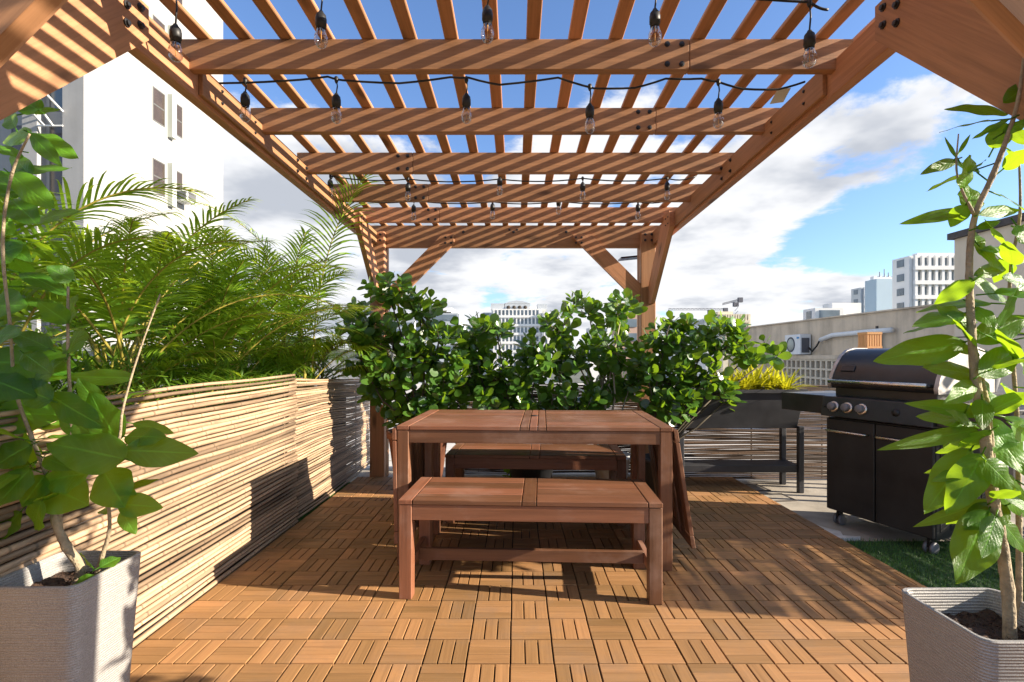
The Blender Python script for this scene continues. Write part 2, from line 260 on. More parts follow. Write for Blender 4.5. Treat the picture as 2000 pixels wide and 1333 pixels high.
# ------------------------------------------------------------------ mesh helpers
class MB:
    def __init__(s): s.v = []; s.f = []; s.g = []; s.r = []; s.sm = []
    def add(s, vs, fs, gs=None, rnd=None, smooth=False):
        o = len(s.v); rnd = random.random() if rnd is None else rnd
        s.v += [tuple(v) for v in vs]; s.g += [tuple(g) for g in (gs or vs)]; s.r += [rnd] * len(vs)
        s.f += [tuple(o + i for i in f) for f in fs]; s.sm += [smooth] * len(fs)
    def box(s, lo, hi, mat=None, rnd=None, taper=None):
        lo = Vector(lo); hi = Vector(hi); d = hi - lo; off = Vector([random.uniform(0, 50) for _ in range(3)])
        vs = [Vector((x, y, z)) for x in (lo.x, hi.x) for y in (lo.y, hi.y) for z in (lo.z, hi.z)]
        ax = sorted(range(3), key=lambda i: -abs(d[i])); gs = [Vector((v[ax[0]], v[ax[1]], v[ax[2]])) + off for v in vs]
        if mat is not None: vs = [mat @ v for v in vs]
        s.add(vs, [(0, 1, 3, 2), (4, 6, 7, 5), (0, 4, 5, 1), (2, 3, 7, 6), (0, 2, 6, 4), (1, 5, 7, 3)], gs, rnd)
    def beam(s, a, b, w, h, up=(0, 0, 1), rnd=None):
        a = Vector(a); b = Vector(b); d = b - a; L = d.length; x = d.normalized(); up = Vector(up)
        y = up.cross(x).normalized(); z = x.cross(y)
        m = Matrix(((x.x, y.x, z.x, a.x), (x.y, y.y, z.y, a.y), (x.z, y.z, z.z, a.z), (0, 0, 0, 1)))
        s.box((0, -w / 2, -h / 2), (L, w / 2, h / 2), m, rnd)
    def prism(s, poly, ax, lo, hi, rnd=None):
        # poly in the two axes other than ax (in order), extruded along ax
        o = [i for i in range(3) if i != ax]; vs = []
        for t in (lo, hi):
            for p in poly:
                v = [0, 0, 0]; v[ax] = t; v[o[0]] = p[0]; v[o[1]] = p[1]; vs.append(Vector(v))
        n = len(poly); fs = [tuple(range(n)), tuple(range(2 * n - 1, n - 1, -1))] + [(i, (i + 1) % n, n + (i + 1) % n, n + i) for i in range(n)]
        off = Vector([random.uniform(0, 50) for _ in range(3)])
        s.add(vs, fs, [v + off for v in vs], rnd)
    def tube(s, pts, rad, n=8, rnd=None, cap=True, smooth=True, glen=None):
        pts = [Vector(p) for p in pts]; rads = rad if isinstance(rad, (list, tuple)) else [rad] * len(pts)
        vs = []; gs = []; L = 0; off = random.uniform(0, 40); prev = None
        for i, p in enumerate(pts):
            t = (pts[min(i + 1, len(pts) - 1)] - pts[max(i - 1, 0)]).normalized()
            u = prev - prev.dot(t) * t if prev is not None else t.orthogonal()
            if u.length < 1e-6: u = t.orthogonal()
            u.normalize(); prev = u; w = t.cross(u)
            if i: L += (p - pts[i - 1]).length
            for k in range(n):
                a = 2 * math.pi * k / n; q = (u * math.cos(a) + w * math.sin(a)) * rads[i]
                vs.append(p + q); gs.append(Vector((L + off, q.dot(u) + off, q.dot(w))))
        fs = [(i * n + k, i * n + (k + 1) % n, (i + 1) * n + (k + 1) % n, (i + 1) * n + k) for i in range(len(pts) - 1) for k in range(n)]
        if cap: fs += [tuple(range(n - 1, -1, -1)), tuple((len(pts) - 1) * n + k for k in range(n))]
        s.add(vs, fs, gs, rnd, smooth)
    def lathe(s, prof, c, n=20, rnd=None, axis=None, smooth=True):
        # prof: list of (r, z)
        c = Vector(c); vs = []; q = Vector((0, 0, 1)).rotation_difference(Vector(axis)) if axis is not None else None
        for r, z in prof:
            for k in range(n):
                a = 2 * math.pi * k / n; v = Vector((r * math.cos(a), r * math.sin(a), z))
                if q: v = q @ v
                vs.append(c + v)
        fs = [(i * n + k, i * n + (k + 1) % n, (i + 1) * n + (k + 1) % n, (i + 1) * n + k) for i in range(len(prof) - 1) for k in range(n)]
        if prof[0][0] > 1e-5: fs.append(tuple(range(n - 1, -1, -1)))
        if prof[-1][0] > 1e-5: fs.append(tuple((len(prof) - 1) * n + k for k in range(n)))
        s.add(vs, fs, None, rnd, smooth)
    def build(s, name, mat, parent=None, bevel=0, fn=None):
        me = bpy.data.meshes.new(name); vs = [fn(Vector(v)) for v in s.v] if fn else s.v
        me.from_pydata([tuple(v) for v in vs], [], s.f)
        a = me.attributes.new('gc', 'FLOAT_VECTOR', 'POINT'); a.data.foreach_set('vector', [c for g in s.g for c in g])
        a = me.attributes.new('rnd', 'FLOAT', 'POINT'); a.data.foreach_set('value', s.r)
        me.polygons.foreach_set('use_smooth', s.sm); me.materials.append(M[mat] if isinstance(mat, str) else mat); me.update()
        o = bpy.data.objects.new(name, me); COL.objects.link(o)
        if parent is not None: o.parent = parent; o.matrix_parent_inverse = parent_world(parent).inverted()
        if bevel:
            b = o.modifiers.new('bevel', 'BEVEL'); b.width = bevel; b.segments = 2 if bevel > 0.004 else 1; b.limit_method = 'ANGLE'; b.angle_limit = R(40)
        return o
def parent_world(p):
    m = p.matrix_basis.copy()
    while p.parent is not None:
        m = p.parent.matrix_basis @ p.matrix_parent_inverse @ m; p = p.parent
    return m
def tag(o, label=None, cat=None, group=None, kind=None):
    if label: o['label'] = label
    if cat: o['category'] = cat
    if group: o['group'] = group
    if kind: o['kind'] = kind
    return o
def thing(name, label, cat, loc=(0, 0, 0), rz=0, group=None):
    e = bpy.data.objects.new(name, None); e.empty_display_size = 0.1; COL.objects.link(e); e.location = loc; e.rotation_euler = (0, 0, rz)
    return tag(e, label, cat, group)
def local(parent, o):           # the mesh was written in the parent's own frame
    o.matrix_parent_inverse = Matrix.Identity(4); return o
def P(px, py, Y): return Vector(((px - VX) / F * Y, Y, H0 + (VY - py) / F * Y))
def children_of(o): return [c for c in bpy.data.objects if c.parent is o]
def copy_tree(o, parent=None):
    c = o.copy(); COL.objects.link(c); c.parent = parent; c.matrix_parent_inverse = o.matrix_parent_inverse.copy()
    for ch in children_of(o): copy_tree(ch, c)
    return c

# ================================================================== ground, floors
GZ = -0.035
g = MB(); g.add([(-3000, -500, -26), (3000, -500, -26), (3000, 5000, -26), (-3000, 5000, -26)], [(0, 1, 2, 3)]); tag(g.build('ground', 'ground'), kind='structure')
g = MB(); g.box((-9, -6, -1.2), (8.3, 4.98, GZ - 0.001)); tag(g.build('concrete_terrace_floor', 'concrete'), kind='structure')
g = MB(); g.box((-9, 4.985, -1.2), (8.3, 20, GZ - 0.012))
for k in range(26):
    y = 5.35 + k * 0.55; g.box((-8.8, y, GZ - 0.013), (8.0, y + 0.02, GZ - 0.004))
tag(g.build('pale_roof_surface', 'roofing'), kind='structure')
# wooden deck of square tiles, three slats in each
SQ = 0.1505; DX0 = -0.022; DY0 = 1.911; XL = DX0 - 9 * SQ; XR = 1.862; YB = DY0 + 17 * SQ; YF = DY0 - 16 * SQ
g = MB(); g.box((XL, YF, GZ + 0.002), (XR, YB, -0.014)); under = g
deck = MB(); w = SQ / 3
for i in range(-9, 13):
    for j in range(-16, 17):
        x0 = DX0 + i * SQ; y0 = DY0 + j * SQ; e = 0.0028
        e = 0.0036; tile = random.random(); tz = random.uniform(-0.0008, 0.0008)
        for k in range(3):
            gap = 0.0052
            if (i + j) % 2 != 0:
                lo = [x0 + e + k * (SQ - 2 * e) / 3, y0 + e, -0.014]; hi = [x0 + e + (k + 1) * (SQ - 2 * e) / 3, y0 + SQ - e, 0]
                if k > 0: lo[0] += gap / 2
                if k < 2: hi[0] -= gap / 2
            else:
                gap = 0.0026
                lo = [x0 + e * .7, y0 + e * .8 + k * (SQ - 1.6 * e) / 3, -0.014]; hi = [x0 + SQ - e * .7, y0 + e * .8 + (k + 1) * (SQ - 1.6 * e) / 3, 0]
                if k > 0: lo[1] += gap / 2
                if k < 2: hi[1] -= gap / 2
            hi[0] = min(hi[0], XR)
            if hi[0] - lo[0] < 0.005: continue
            hi[2] += tz + random.uniform(-0.0006, 0.0006)
            deck.box(lo, hi, rnd=min(1, max(0, 0.5 * tile + 0.5 * random.random())))
d = deck.build('wood_tile_deck', 'deck', bevel=0.0011); tag(d, kind='structure')
tag(under.build('deck_underlay', 'under'), kind='structure')
# turf
g = MB(); g.box((1.866, -1, GZ + 0.001), (3.6, 2.98, GZ + 0.012)); g.box((XL - 0.1, 3.3, GZ + 0.001), (XL - 0.004, 4.30, GZ + 0.02)); tag(g.build('turf_ground', 'turf'), kind='structure')
g = MB()
def blades(x0, x1, y0, y1, n, z, edge=None):
    for _ in range(n):
        x = random.uniform(x0, x1); y = random.uniform(y0, y1)
        if edge and not edge(x, y): continue
        a = random.uniform(0, 6.28); h = random.uniform(0.012, 0.028); lx = random.uniform(-.012, .012); ly = random.uniform(-.012, .012); ww = 0.0016
        g.add([(x - ww * math.cos(a), y - ww * math.sin(a), z), (x + ww * math.cos(a), y + ww * math.sin(a), z), (x + lx, y + ly, z + h)], [(0, 1, 2)])
blades(1.868, 3.3, 1.2, 2.99, 26000, GZ + 0.011)
blades(XL - 0.09, XL - 0.004, 3.3, 4.3, 2500, GZ + 0.018)
tag(g.build('artificial_grass', 'blade'), kind='stuff', label='dark green artificial grass between deck and barbecue', cat='grass')
# mortar edging and drain marks on the concrete
g = MB()
pts = [(1.872, 3.30), (1.90, 3.20), (1.96, 3.12), (1.93, 3.05), (2.02, 3.03), (1.90, 3.00), (1.872, 3.03)]
g.prism(pts, 2, GZ + 0.0015, GZ + 0.022); tag(g.build('mortar_patch', 'whitestone'), 'whitish lump of mortar on the concrete at the deck edge by the grill', 'mortar')
for (cx, cy, lab) in ((1.985, 3.93, 'small square drain cover nearest the deck, set in the concrete'), (1.93, 4.22, 'square drain cover in the shade below the black planter shelf')):
    t = thing('drain_cover', lab, 'drain cover', (cx, cy, GZ), 0.1, 'drain covers in the concrete')
    g = MB()
    for a, b in (((-.1, -.1), (.1, -.085)), ((-.1, .085), (.1, .1)), ((-.1, -.084), (-.086, .084)), ((.086, -.084), (.1, .084))): g.box((*a, 0.001), (*b, 0.006))
    local(t, g.build('rim', 'coping', t)); g = MB(); g.box((-.083, -.082, 0.0008), (.083, .082, .004)); local(t, g.build('plate', 'concrete', t))

# ================================================================== pergola
def SH(v): return Vector((v.x, v.y, v.z - 0.0165 * (v.y - 1.944)))
perg = thing('pergola', 'reddish timber pergola with slatted roof over the wooden deck', 'pergola', (0, 0, 0))
BXL, BXR, BT = -1.235, 1.205, 0.045
def bolt_mesh():
    g = MB(); g.lathe([(0.0, 0.0), (0.0125, 0.0), (0.0125, 0.004), (0.008, 0.005), (0.008, 0.011), (0.0, 0.012)], (0, 0, 0), 8, smooth=False); return g
_bolt = None
def bolt(p, axis, parent, sheared=True, s=1.0):
    global _bolt
    p = SH(Vector(p)) if sheared else Vector(p)
    if _bolt is None:
        o = bolt_mesh().build('bolt', 'bolt', parent); _bolt = o.data
    else:
        o = bpy.data.objects.new('bolt', _bolt); COL.objects.link(o); o.parent = parent; o.matrix_parent_inverse = parent_world(parent).inverted()
    o.location = p; o.rotation_euler = Vector((0, 0, 1)).rotation_difference(Vector(axis)).to_euler(); o.scale = (s, s, s)
YN, YFAR = 0.945, 4.56
# side beams
for sx, xi, nm in ((-1, BXL, 'l'), (1, BXR, 'r')):
    g = MB(); a, b = sorted((xi, xi + sx * BT)); g.box((a, YN - 0.28, 2.045), (b, YFAR + 0.10, 2.175)); bm_ = g.build('side_beam', 'pergola', perg, 0.003, SH)
    g = MB(); a, b = sorted((xi - sx * 0.018, xi - sx * 0.0005)); g.box((a, 2.00, 2.062), (b, 4.49, 2.172)); sp = g.build('splice_board', 'pergola', bm_, 0.002, SH)
    xb = xi - sx * 0.018
    for (y, z) in ((2.13, 2.095), (2.13, 2.145), (2.40, 2.095), (2.40, 2.145)): bolt((xb, y, z), (-sx, 0, 0), bm_, s=0.55)
    for (y, z) in ((2.86, 2.09), (2.86, 2.15), (2.98, 2.09), (2.98, 2.15)): bolt((xb, y, z), (-sx, 0, 0), bm_, s=0.85)
# end beams
for (y0, y1) in ((YN - 0.04, YN), (YFAR, YFAR + 0.04)):
    g = MB(); g.box((-1.30, y0, 2.047), (1.27, y1, 2.244)); eb = g.build('end_beam', 'pergola', perg, 0.003, SH)
    if y0 > 3:
        for px_ in (905, 1003, 1106): bolt(((px_ - VX) / F * YFAR, YFAR, 2.185), (0, -1, 0), eb, s=1.0)
        for px_ in (995, 1010):
            for z in (2.205,): bolt(((px_ - VX) / F * YFAR, YFAR, z), (0, -1, 0), eb, s=.8)
# joists
JY = [0.898 + 0.523 * k for k in range(1, 7)][0:1] + [1.944 + 0.523 * k for k in range(5)]
splice = {1.944: 1347, 2.467: 1281, 2.99: 806, 3.513: 836, 4.036: 858}
for y in JY:
    key = min(splice, key=lambda k: abs(k - y)); sxp = (splice[key] - VX) / F * y if abs(key - y) < 0.05 else None
    g = MB()
    if sxp is None: g.box((-1.275, y, 2.1295), (1.27, y + 0.036, 2.246))
    else:
        g.box((-1.275, y, 2.1295), (sxp - 0.0008, y + 0.036, 2.246)); g.box((sxp + 0.0008, y, 2.1295), (1.27, y + 0.036, 2.246))
    j = g.build('joist', 'pergola', perg, 0.0025, SH)
    if sxp is not None:
        sgn = -1
        for dx in (0.03, 0.085):
            for z in (2.15, 2.225): bolt((sxp + sgn * dx, y, z), (0, -1, 0), j, s=0.85)
# roof slats
for k in range(-1, 17):
    xr = -1.158 + 0.1558 * k; g = MB(); wob = random.uniform(-0.002, 0.002)
    g.box((xr - 0.052 + wob, YN - 0.3, 2.2465), (xr + wob, YFAR + 0.1, 2.264)); sk = random.uniform(-.006, .006); g.build('roof_slat', 'pergola', perg, 0.003, lambda v, sk=sk: SH(Vector((v.x + sk * (v.y - 2.6) / 2, v.y, v.z))))
# posts
def post(x0, x1, y0, y1, ztop, front):
    g = MB(); g.box((x0, y0, GZ), (x1, y1, ztop)); p = g.build('post', 'pergola', perg, 0.004)
    cx = (x0 + x1) / 2
    if front:
        for dx in (-0.028, 0.028):
            for z in (2.055, 2.105): bolt((cx + dx, y0, z), (0, -1, 0), p, False, 0.9)
    return p
post(-1.282, -1.155, 4.495, 4.5595, 2.134, True); post(1.086, 1.213, 4.495, 4.5595, 2.134, True)
post(-1.28, -1.153, 4.6005, 4.66, 2.04, False); post(1.088, 1.212, 4.6005, 4.66, 2.04, False)
post(-1.279, -1.158, 4.5602, 4.6, 1.99, False); post(1.09, 1.209, 4.5602, 4.6, 1.99, False)
post(-1.282, -1.155, 0.86, 1.0, 2.04, False); post(1.086, 1.213, 0.86, 1.0, 2.04, False)
# braces along the side beams
def side_brace(sx, xi, far):
    xo = xi - sx * 0.0195; a, b = sorted((xo, xo - sx * 0.038)); xf = xo - sx * 0.038
    if far: poly = [(3.87, 2.135), (3.87, 2.02), (4.42, 1.50), (4.492, 1.50), (4.492, 1.65), (4.05, 2.135)]
    else: poly = [(1.648, 2.165), (1.648, 2.062), (1.055, 1.472), (1.003, 1.472), (1.003, 1.66), (1.50, 2.165)]
    g = MB(); g.prism(poly, 0, a, b)
    # grain along the board
    g.g = [((y - z) * .7, (y + z) * .7 + 3 * sx, x) if not far else ((y - z) * .7, (y + z) * .7, x) for (x, y, z) in g.v] if far else [((y + z) * .7, (y - z) * .7 + 3 * sx, x) for (x, y, z) in g.v]
    o = g.build('side_brace', 'pergola', perg, 0.003, None)
    pts = ((3.905, 2.05), (3.905, 2.10), (3.965, 2.05), (3.965, 2.10)) if far else ((1.612, 2.085), (1.612, 2.14), (1.555, 2.055), (1.555, 2.11))
    for (y, z) in pts: bolt((xf, y, z), (-sx, 0, 0), o, False, 0.55 if far else 1.0)
for far in (True, False): side_brace(-1, BXL, far); side_brace(1, BXR, far)
def cross_brace(sx, y0, y1, xin, c=2.585):
    # lower edge |x| + z = c
    xin = abs(xin); xp = 1.153 if sx < 0 else 1.084
    zt = 2.112; poly = [(xin, zt), (xin, c - xin), (xp, c - xp), (xp, c + 0.175 - xp), (c + 0.175 - zt, zt)]
    poly = [(sx * a, b) for a, b in poly]; g = MB(); g.prism(poly, 1, y0, y1)
    g.g = [((x * sx - z) * .7, (x * sx + z) * .7 + sx, y) for (x, y, z) in g.v]
    o = g.build('cross_brace', 'pergola', perg, 0.003)
    yf = y0
    for dx in (0.02, 0.07):
        for dz in (0.028, 0.075): bolt((sx * (xin + dx), yf, zt - dz - .0), (0, -1, 0), o, False, 0.8)
cross_brace(-1, 4.5185, 4.5595, .554); cross_brace(1, 4.5185, 4.5595, .50)
cross_brace(-1, 0.9455, 0.985, .55, 2.592); cross_brace(1, 0.9455, 0.985, .52, 2.592)

# solar floodlight at the far right post
t = thing('solar_floodlight', 'small black solar security light fixed behind the right post top', 'floodlight', (1.25, 4.70, 1.93))
g = MB(); g.box((-.02, -.05, -.02), (.05, -.012, .11), Matrix.Rotation(0.3, 4, 'Y')); local(t, g.build('housing', 'cabinet_black', t, 0.004))
g = MB(); g.box((-.30, -.02, .03), (-.10, .12, .045), Matrix.Rotation(-0.1, 4, 'Y')); local(t, g.build('solar_panel', 'solar', t, 0.002))
g = MB(); g.beam((-.10, .02, .045), (0.0, -.02, .07), .012, .012); g.beam((0, -.03, .07), (-.10, -.065, .09), .012, .012); local(t, g.build('bracket', 'cabinet_black', t))

# ================================================================== string lights
def bulb_parts(parent, top, s=1.0):
    x, y, z = top
    g = MB(); g.lathe([(0.0, 0), (0.006, 0), (0.009, -0.006), (0.0155, -0.014), (0.0165, -0.022), (0.0175, -0.024), (0.0175, -0.046), (0.0155, -0.047), (0.0145, -0.058), (0, -0.058)], (x, y, z), 14)
    so = g.build('lamp_holder', 'black_rubber', parent)
    g = MB(); g.lathe([(0.0135, -0.058), (0.014, -0.064), (0.0205, -0.082), (0.0215, -0.094), (0.0185, -0.108), (0.011, -0.117), (0.0, -0.120)], (x, y, z), 18); g.build('glass_bulb', 'bulb', so)
    g = MB(); g.tube([(x, y, z - 0.060), (x, y, z - 0.07)], 0.003, 6); g.tube([(x, y, z - 0.07), (x + .001, y, z - 0.102)], 0.0013, 5); g.build('filament', 'filament', so)
def string(label, bulbs, Yc, cable, drop=0.03):
    t = thing('string_light', label, 'string lights', (0, Yc, 2.2), 0, 'strings of clear bulbs hung under the pergola roof')
    g = MB(); g.tube([Vector(p) for p in cable], 0.0042, 7); g.build('cable', 'black_rubber', t)
    for (px, pyt, Y, ztop) in bulbs:
        p = P(px, pyt, Y); g = MB()
        g.tube([(p.x, Y, ztop), (p.x + .004, Y, (p.z + ztop) / 2), p], 0.0028, 6)
        g.lathe([(0.003, 0.012), (0.008, 0.008), (0.008, -0.006), (0.004, -0.016)], (p.x, Y, ztop), 8); g.build('drop_wire', 'black_rubber', t)
        bulb_parts(t, p)
def sag(pts, n=7, dip=0.018):
    out = []
    for a, b in zip(pts, pts[1:]):
        a = Vector(a); b = Vector(b)
        for k in range(n): u = k / n; q = a.lerp(b, u); q.z -= dip * 4 * u * (1 - u); out.append(q)
    out.append(Vector(pts[-1])); return out
Y1 = 1.66; b1 = [(343, 48, Y1, 2.232), (627, 22, Y1, 2.236), (952, 12, Y1, 2.236), (1279, 18, Y1, 2.236), (1581, 60, Y1, 2.19)]
c1 = [(-1.19, Y1, 2.205)] + [((b[0] - VX) / F * Y1, Y1, b[3]) for b in b1] ; c1 = sag(c1 + [(c1[-1][0] + 0.06, Y1, 2.165)], 7, .006)
string('nearest string of large clear bulbs, hanging in front of the first joist', b1, Y1, c1)
Y2 = 2.06; b2 = [(479, 180, Y2, 2.15), (657, 183, Y2, 2.155), (911, 183, Y2, 2.155), (1152, 203, Y2, 2.125), (1403, 193, Y2, 2.145)]
c2 = sag([P(428, 163, Y2)] + [P(560, 158, Y2), P(640, 150, Y2), P(668, 157, Y2), P(780, 163, Y2), P(880, 151, Y2), P(915, 152, Y2), P(975, 166, Y2), P(1090, 152, Y2), P(1160, 173, Y2), P(1240, 172, Y2), P(1300, 154, Y2), P(1370, 154, Y2), P(1402, 160, Y2), P(1450, 174, Y2), P(1520, 175, Y2), P(1572, 160, Y2)], 3, 0.002)
string('string of clear bulbs with a drooping black cable just behind the first joist', b2, Y2, c2)
Y3 = 3.36; b3 = [(645, 350, Y3, 2.22), (797, 357, Y3, 2.20), (976, 346, Y3, 2.20), (1138, 356, Y3, 2.205), (1303, 355, Y3, 2.205)]
c3 = sag([(-1.2, Y3, 2.22)] + [((b[0] - VX) / F * Y3, Y3, b[3]) for b in b3] + [(1.17, Y3, 2.22)])
string('string of small clear bulbs hanging in front of the fourth joist', b3, Y3, c3)
Y4 = 3.86; b4 = [(808, 400, Y4, 2.21), (962, 397, Y4, 2.2), (1091, 388, Y4, 2.205), (1246, 398, Y4, 2.2)]
c4 = sag([(-1.2, Y4, 2.21)] + [((b[0] - VX) / F * Y4, Y4, b[3]) for b in b4] + [(1.17, Y4, 2.22)])
string('string of four small clear bulbs farthest back, in front of the fifth joist', b4, Y4, c4)
g = MB(); a = P(1518, 176, Y2); b = P(1545, 172, Y2)
g.add([a, b, P(1530, 200, Y2 + .02), P(1503, 204, Y2 + .02), a + Vector((0, .002, 0)), b + Vector((0, .002, 0)), P(1530, 200, Y2 + .022), P(1503, 204, Y2 + .022)], [(0, 1, 2, 3), (7, 6, 5, 4), (0, 4, 5, 1), (1, 5, 6, 2), (2, 6, 7, 3), (3, 7, 4, 0)])
tag(g.build('paper_tag', 'tag_clear'), 'small pale tag hanging from the black light cable by the right beam', 'tag')

# ================================================================== table and benches
def slab_top(g, x0, x1, y0, y1, z0, z1, endw, midw, nsl, midn=1):
    gp = 0.004
    g.box((x0, y0, z0), (x0 + endw, y1, z1)); g.box((x1 - endw, y0, z0), (x1, y1, z1))
    cx = (x0 + x1) / 2; mw = midw / midn
    for k in range(midn): g.box((cx - midw / 2 + k * mw + (gp if k else 0), y0, z0), (cx - midw / 2 + (k + 1) * mw, y1, z1))
    for (a, b) in ((x0 + endw + gp, cx - midw / 2 - gp), (cx + midw / 2 + gp, x1 - endw - gp)):
        h = (y1 - y0 + gp) / nsl
        for k in range(nsl): g.box((a, y0 + k * h, z0), (b, y0 + (k + 1) * h - gp, z1))
def bench(label, loc, rz):
    t = thing('bench', label, 'bench', loc, rz, 'matching wooden benches at the table')
    W, D, H = 1.125, 0.425, 0.43; lw = 0.056
    g = MB(); slab_top(g, -W / 2, W / 2, -D / 2, D / 2, H - 0.02, H, 0.058, 0.058, 4); local(t, g.build('seat', 'table', t, 0.002))
    for sx in (-1, 1):
        for sy in (-1, 1):
            g = MB(); x = sx * (W / 2 - lw / 2 - 0.001); y = sy * (D / 2 - lw / 2 - .002); g.box((x - lw / 2, y - lw / 2, 0.0), (x + lw / 2, y + lw / 2, H - 0.0205)); local(t, g.build('leg', 'table', t, 0.003))
    for sy in (-1, 1):
        g = MB(); y = sy * (D / 2 - 0.016); g.box((-W / 2 + lw + .0015, y - .011, H - 0.088), (W / 2 - lw - .0015, y + .011, H - 0.0208)); local(t, g.build('apron', 'table', t, 0.002))
    for sx in (-1, 1):
        g = MB(); x = sx * (W / 2 - lw / 2); g.box((x - .012, -D / 2 + lw + .003, .095), (x + .012, D / 2 - lw - .003, .145)); g.box((x - .011, -D / 2 + lw + .003, H - .08), (x + .011, D / 2 - lw - .003, H - .021)); local(t, g.build('side_rail', 'table', t, 0.002))
    g = MB(); g.box((-W / 2 + lw / 2 + .0125, -.012, .093), (W / 2 - lw / 2 - .0125, .012, .148)); local(t, g.build('stretcher', 'table', t, 0.002))
    return t
bench('reddish wooden slatted bench in front of the table, nearest the viewer', (0.063, 2.405, 0.0), R(-2.7))
bench('reddish wooden slatted bench behind the table, mostly in its shade', (0.125, 3.41, 0.0), R(-3.2))
t = thing('drop_leaf_table', 'reddish wooden garden table with a slatted top and hanging side leaves', 'table', (0.10, 2.925, 0), R(-2.9))
W, D, H = 1.36, 0.77, 0.70; lw = 0.058
g = MB(); slab_top(g, -W / 2, W / 2, -D / 2, D / 2, H - 0.02, H, 0.06, 0.125, 8, 3); local(t, g.build('tabletop', 'table', t, 0.002))
g = MB(); g.lathe([(0.0, 0), (0.022, 0), (0.022, .002), (0, .002)], (0.0, 0.07, H + .0003), 20); local(t, g.build('hole_cap', 'bolt', t))
for sx in (-1, 1):
    for sy in (-1, 1):
        g = MB(); x = sx * (W / 2 - lw / 2 - .001); y = sy * (D / 2 - lw / 2 - .002); g.box((x - lw / 2, y - lw / 2, 0), (x + lw / 2, y + lw / 2, H - .0205)); local(t, g.build('leg', 'table', t, 0.003))
for sy in (-1, 1):
    g = MB(); y = sy * (D / 2 - .016); g.box((-W / 2 + lw + .0015, y - .011, H - .085), (W / 2 - lw - .0015, y + .011, H - .0208)); local(t, g.build('apron', 'table', t, .002))
for sx in (-1, 1):
    g = MB(); x = sx * (W / 2 - .03); g.box((x - .011, -D / 2 + lw + .002, H - .085), (x + .011, D / 2 - lw - .002, H - .0208)); g.box((x - .011, -D / 2 + lw + .002, .1), (x + .011, D / 2 - lw - .002, .15)); local(t, g.build('side_rail', 'table', t, .002))
def leaf(sx, ang):
    g = MB(); Lf = .58; m = Matrix.Translation((sx * (W / 2 + .014), 0, H - .012)) @ Matrix.Rotation(-sx * ang, 4, 'Y')
    n = 7; wd = Lf / n
    g.box((-.01, -D / 2, -.06), (.01, D / 2, 0), m); g.box((-.01, -D / 2, -Lf), (.01, D / 2, -Lf + .06), m)
    k = 9; h = (D + .011) / k
    for i in range(k): g.box((-.0095, -D / 2 + i * h, -Lf + .064), (.0095, -D / 2 + (i + 1) * h - .011, -.064), m)
    o = local(t, g.build('drop_leaf', 'table', t, .002))
    for y in (-.2, .2): g = MB(); g.box((-.018 if sx > 0 else .0105, y - .02, -Lf + .03), (-.0105 if sx > 0 else .018, y + .02, -.03), m); local(t, g.build('leaf_batten', 'table', t, .002))
leaf(-1, R(-1.0)); leaf(1, R(8.5))
for sx, y in ((-1, -.1), (-1, .1), (1, -.1), (1, .1)):
    g = MB(); x = sx * (W / 2 - .1); g.box((x - .018, y - .03, 0.0), (x + .018, y + .03, H - .09)); local(t, g.build('gate_leg', 'table', t, .002))

# ================================================================== bamboo fences
def cane_panel(label, p0, p1, ztop0, ztop1, zb, dia, mat, out=(1, 0, 0), wob=0.012, gapf=1.22, group='bamboo cane screens around the terrace', seg=12, slip=0.0, bow=0.0):
    p0 = Vector(p0); p1 = Vector(p1); L = (p1 - p0).length; d = (p1 - p0).normalized(); out = Vector(out)
    g = MB(); n = int(max(ztop0, ztop1, 0.1) / (dia * gapf)); sd = random.uniform(0, 100)
    hh = (ztop0 - zb); n = int(hh / (dia * gapf))
    for i in range(n):
        u = (i + .5) / n; r = dia / 2 * random.uniform(.72, 1.12); jit = random.uniform(-.35, .35) * dia * (gapf - 1 + .15); ph = random.uniform(0, 50)
        a0 = -random.uniform(0, slip); a1 = random.uniform(0, slip); pts = []; rr = []
        for k in range(seg + 1):
            s = k / seg; q = p0 + d * ((L + a1 - a0) * s + a0)
            zt = ztop0 + (ztop1 - ztop0) * s; z = zb + (zt - zb) * u + jit
            z += wob * mnoise.noise(Vector((s * 2.2 + sd, u * 2.5, 0))) * 1.9 + .007 * mnoise.noise(Vector((s * 4.5, ph, 0)))
            o = .012 * mnoise.noise(Vector((s * 3 + sd, u * 5, 9))) + .006 * mnoise.noise(Vector((s * 5, ph, 3)))
            if i < 3: o += .03 * (3 - i) / 3 * (0.6 + .4 * math.sin(s * 5 + i))
            o += bow * math.sin(math.pi * u)
            q = q + out * o; q.z = z; pts.append(q); rr.append(r * random.uniform(.94, 1.06))
        g.tube(pts, rr, 6)
    for k in range(int(L / .62) + 1):       # wires and their hidden battens
        q = p0 + d * (0.2 + k * .62) - out * 0.028
        if (q - p0).length > L: break
        g.tube([(q.x, q.y, zb + .0), (q.x, q.y, ztop0 + (ztop1 - ztop0) * (q - p0).length / L - .03)], .006, 5)
    t = g.build('bamboo_screen', mat); return tag(t, label, 'bamboo screen', group)
cane_panel('long pale bamboo cane screen at left with slightly rising top, nearest the viewer', (-1.405, 0.5, 0), (-1.405, 3.26, 0), .90, .935, -.005, .0205, 'bamboo', slip=.03, gapf=1.01)
cane_panel('shorter bamboo cane screen at left, between the long screen and the left post', (-1.425, 3.22, 0), (-1.425, 4.97, 0), .915, .82, .0, .0175, 'bamboo', slip=.02, gapf=1.0)
cane_panel('dark reed screen along the back below the round-leaved shrubs', (-.55, 4.72, 0), (1.24, 4.72, 0), .79, .79, GZ + .01, .013, 'bamboo_dark', (0, -1, 0), gapf=.86, wob=.012, seg=16)
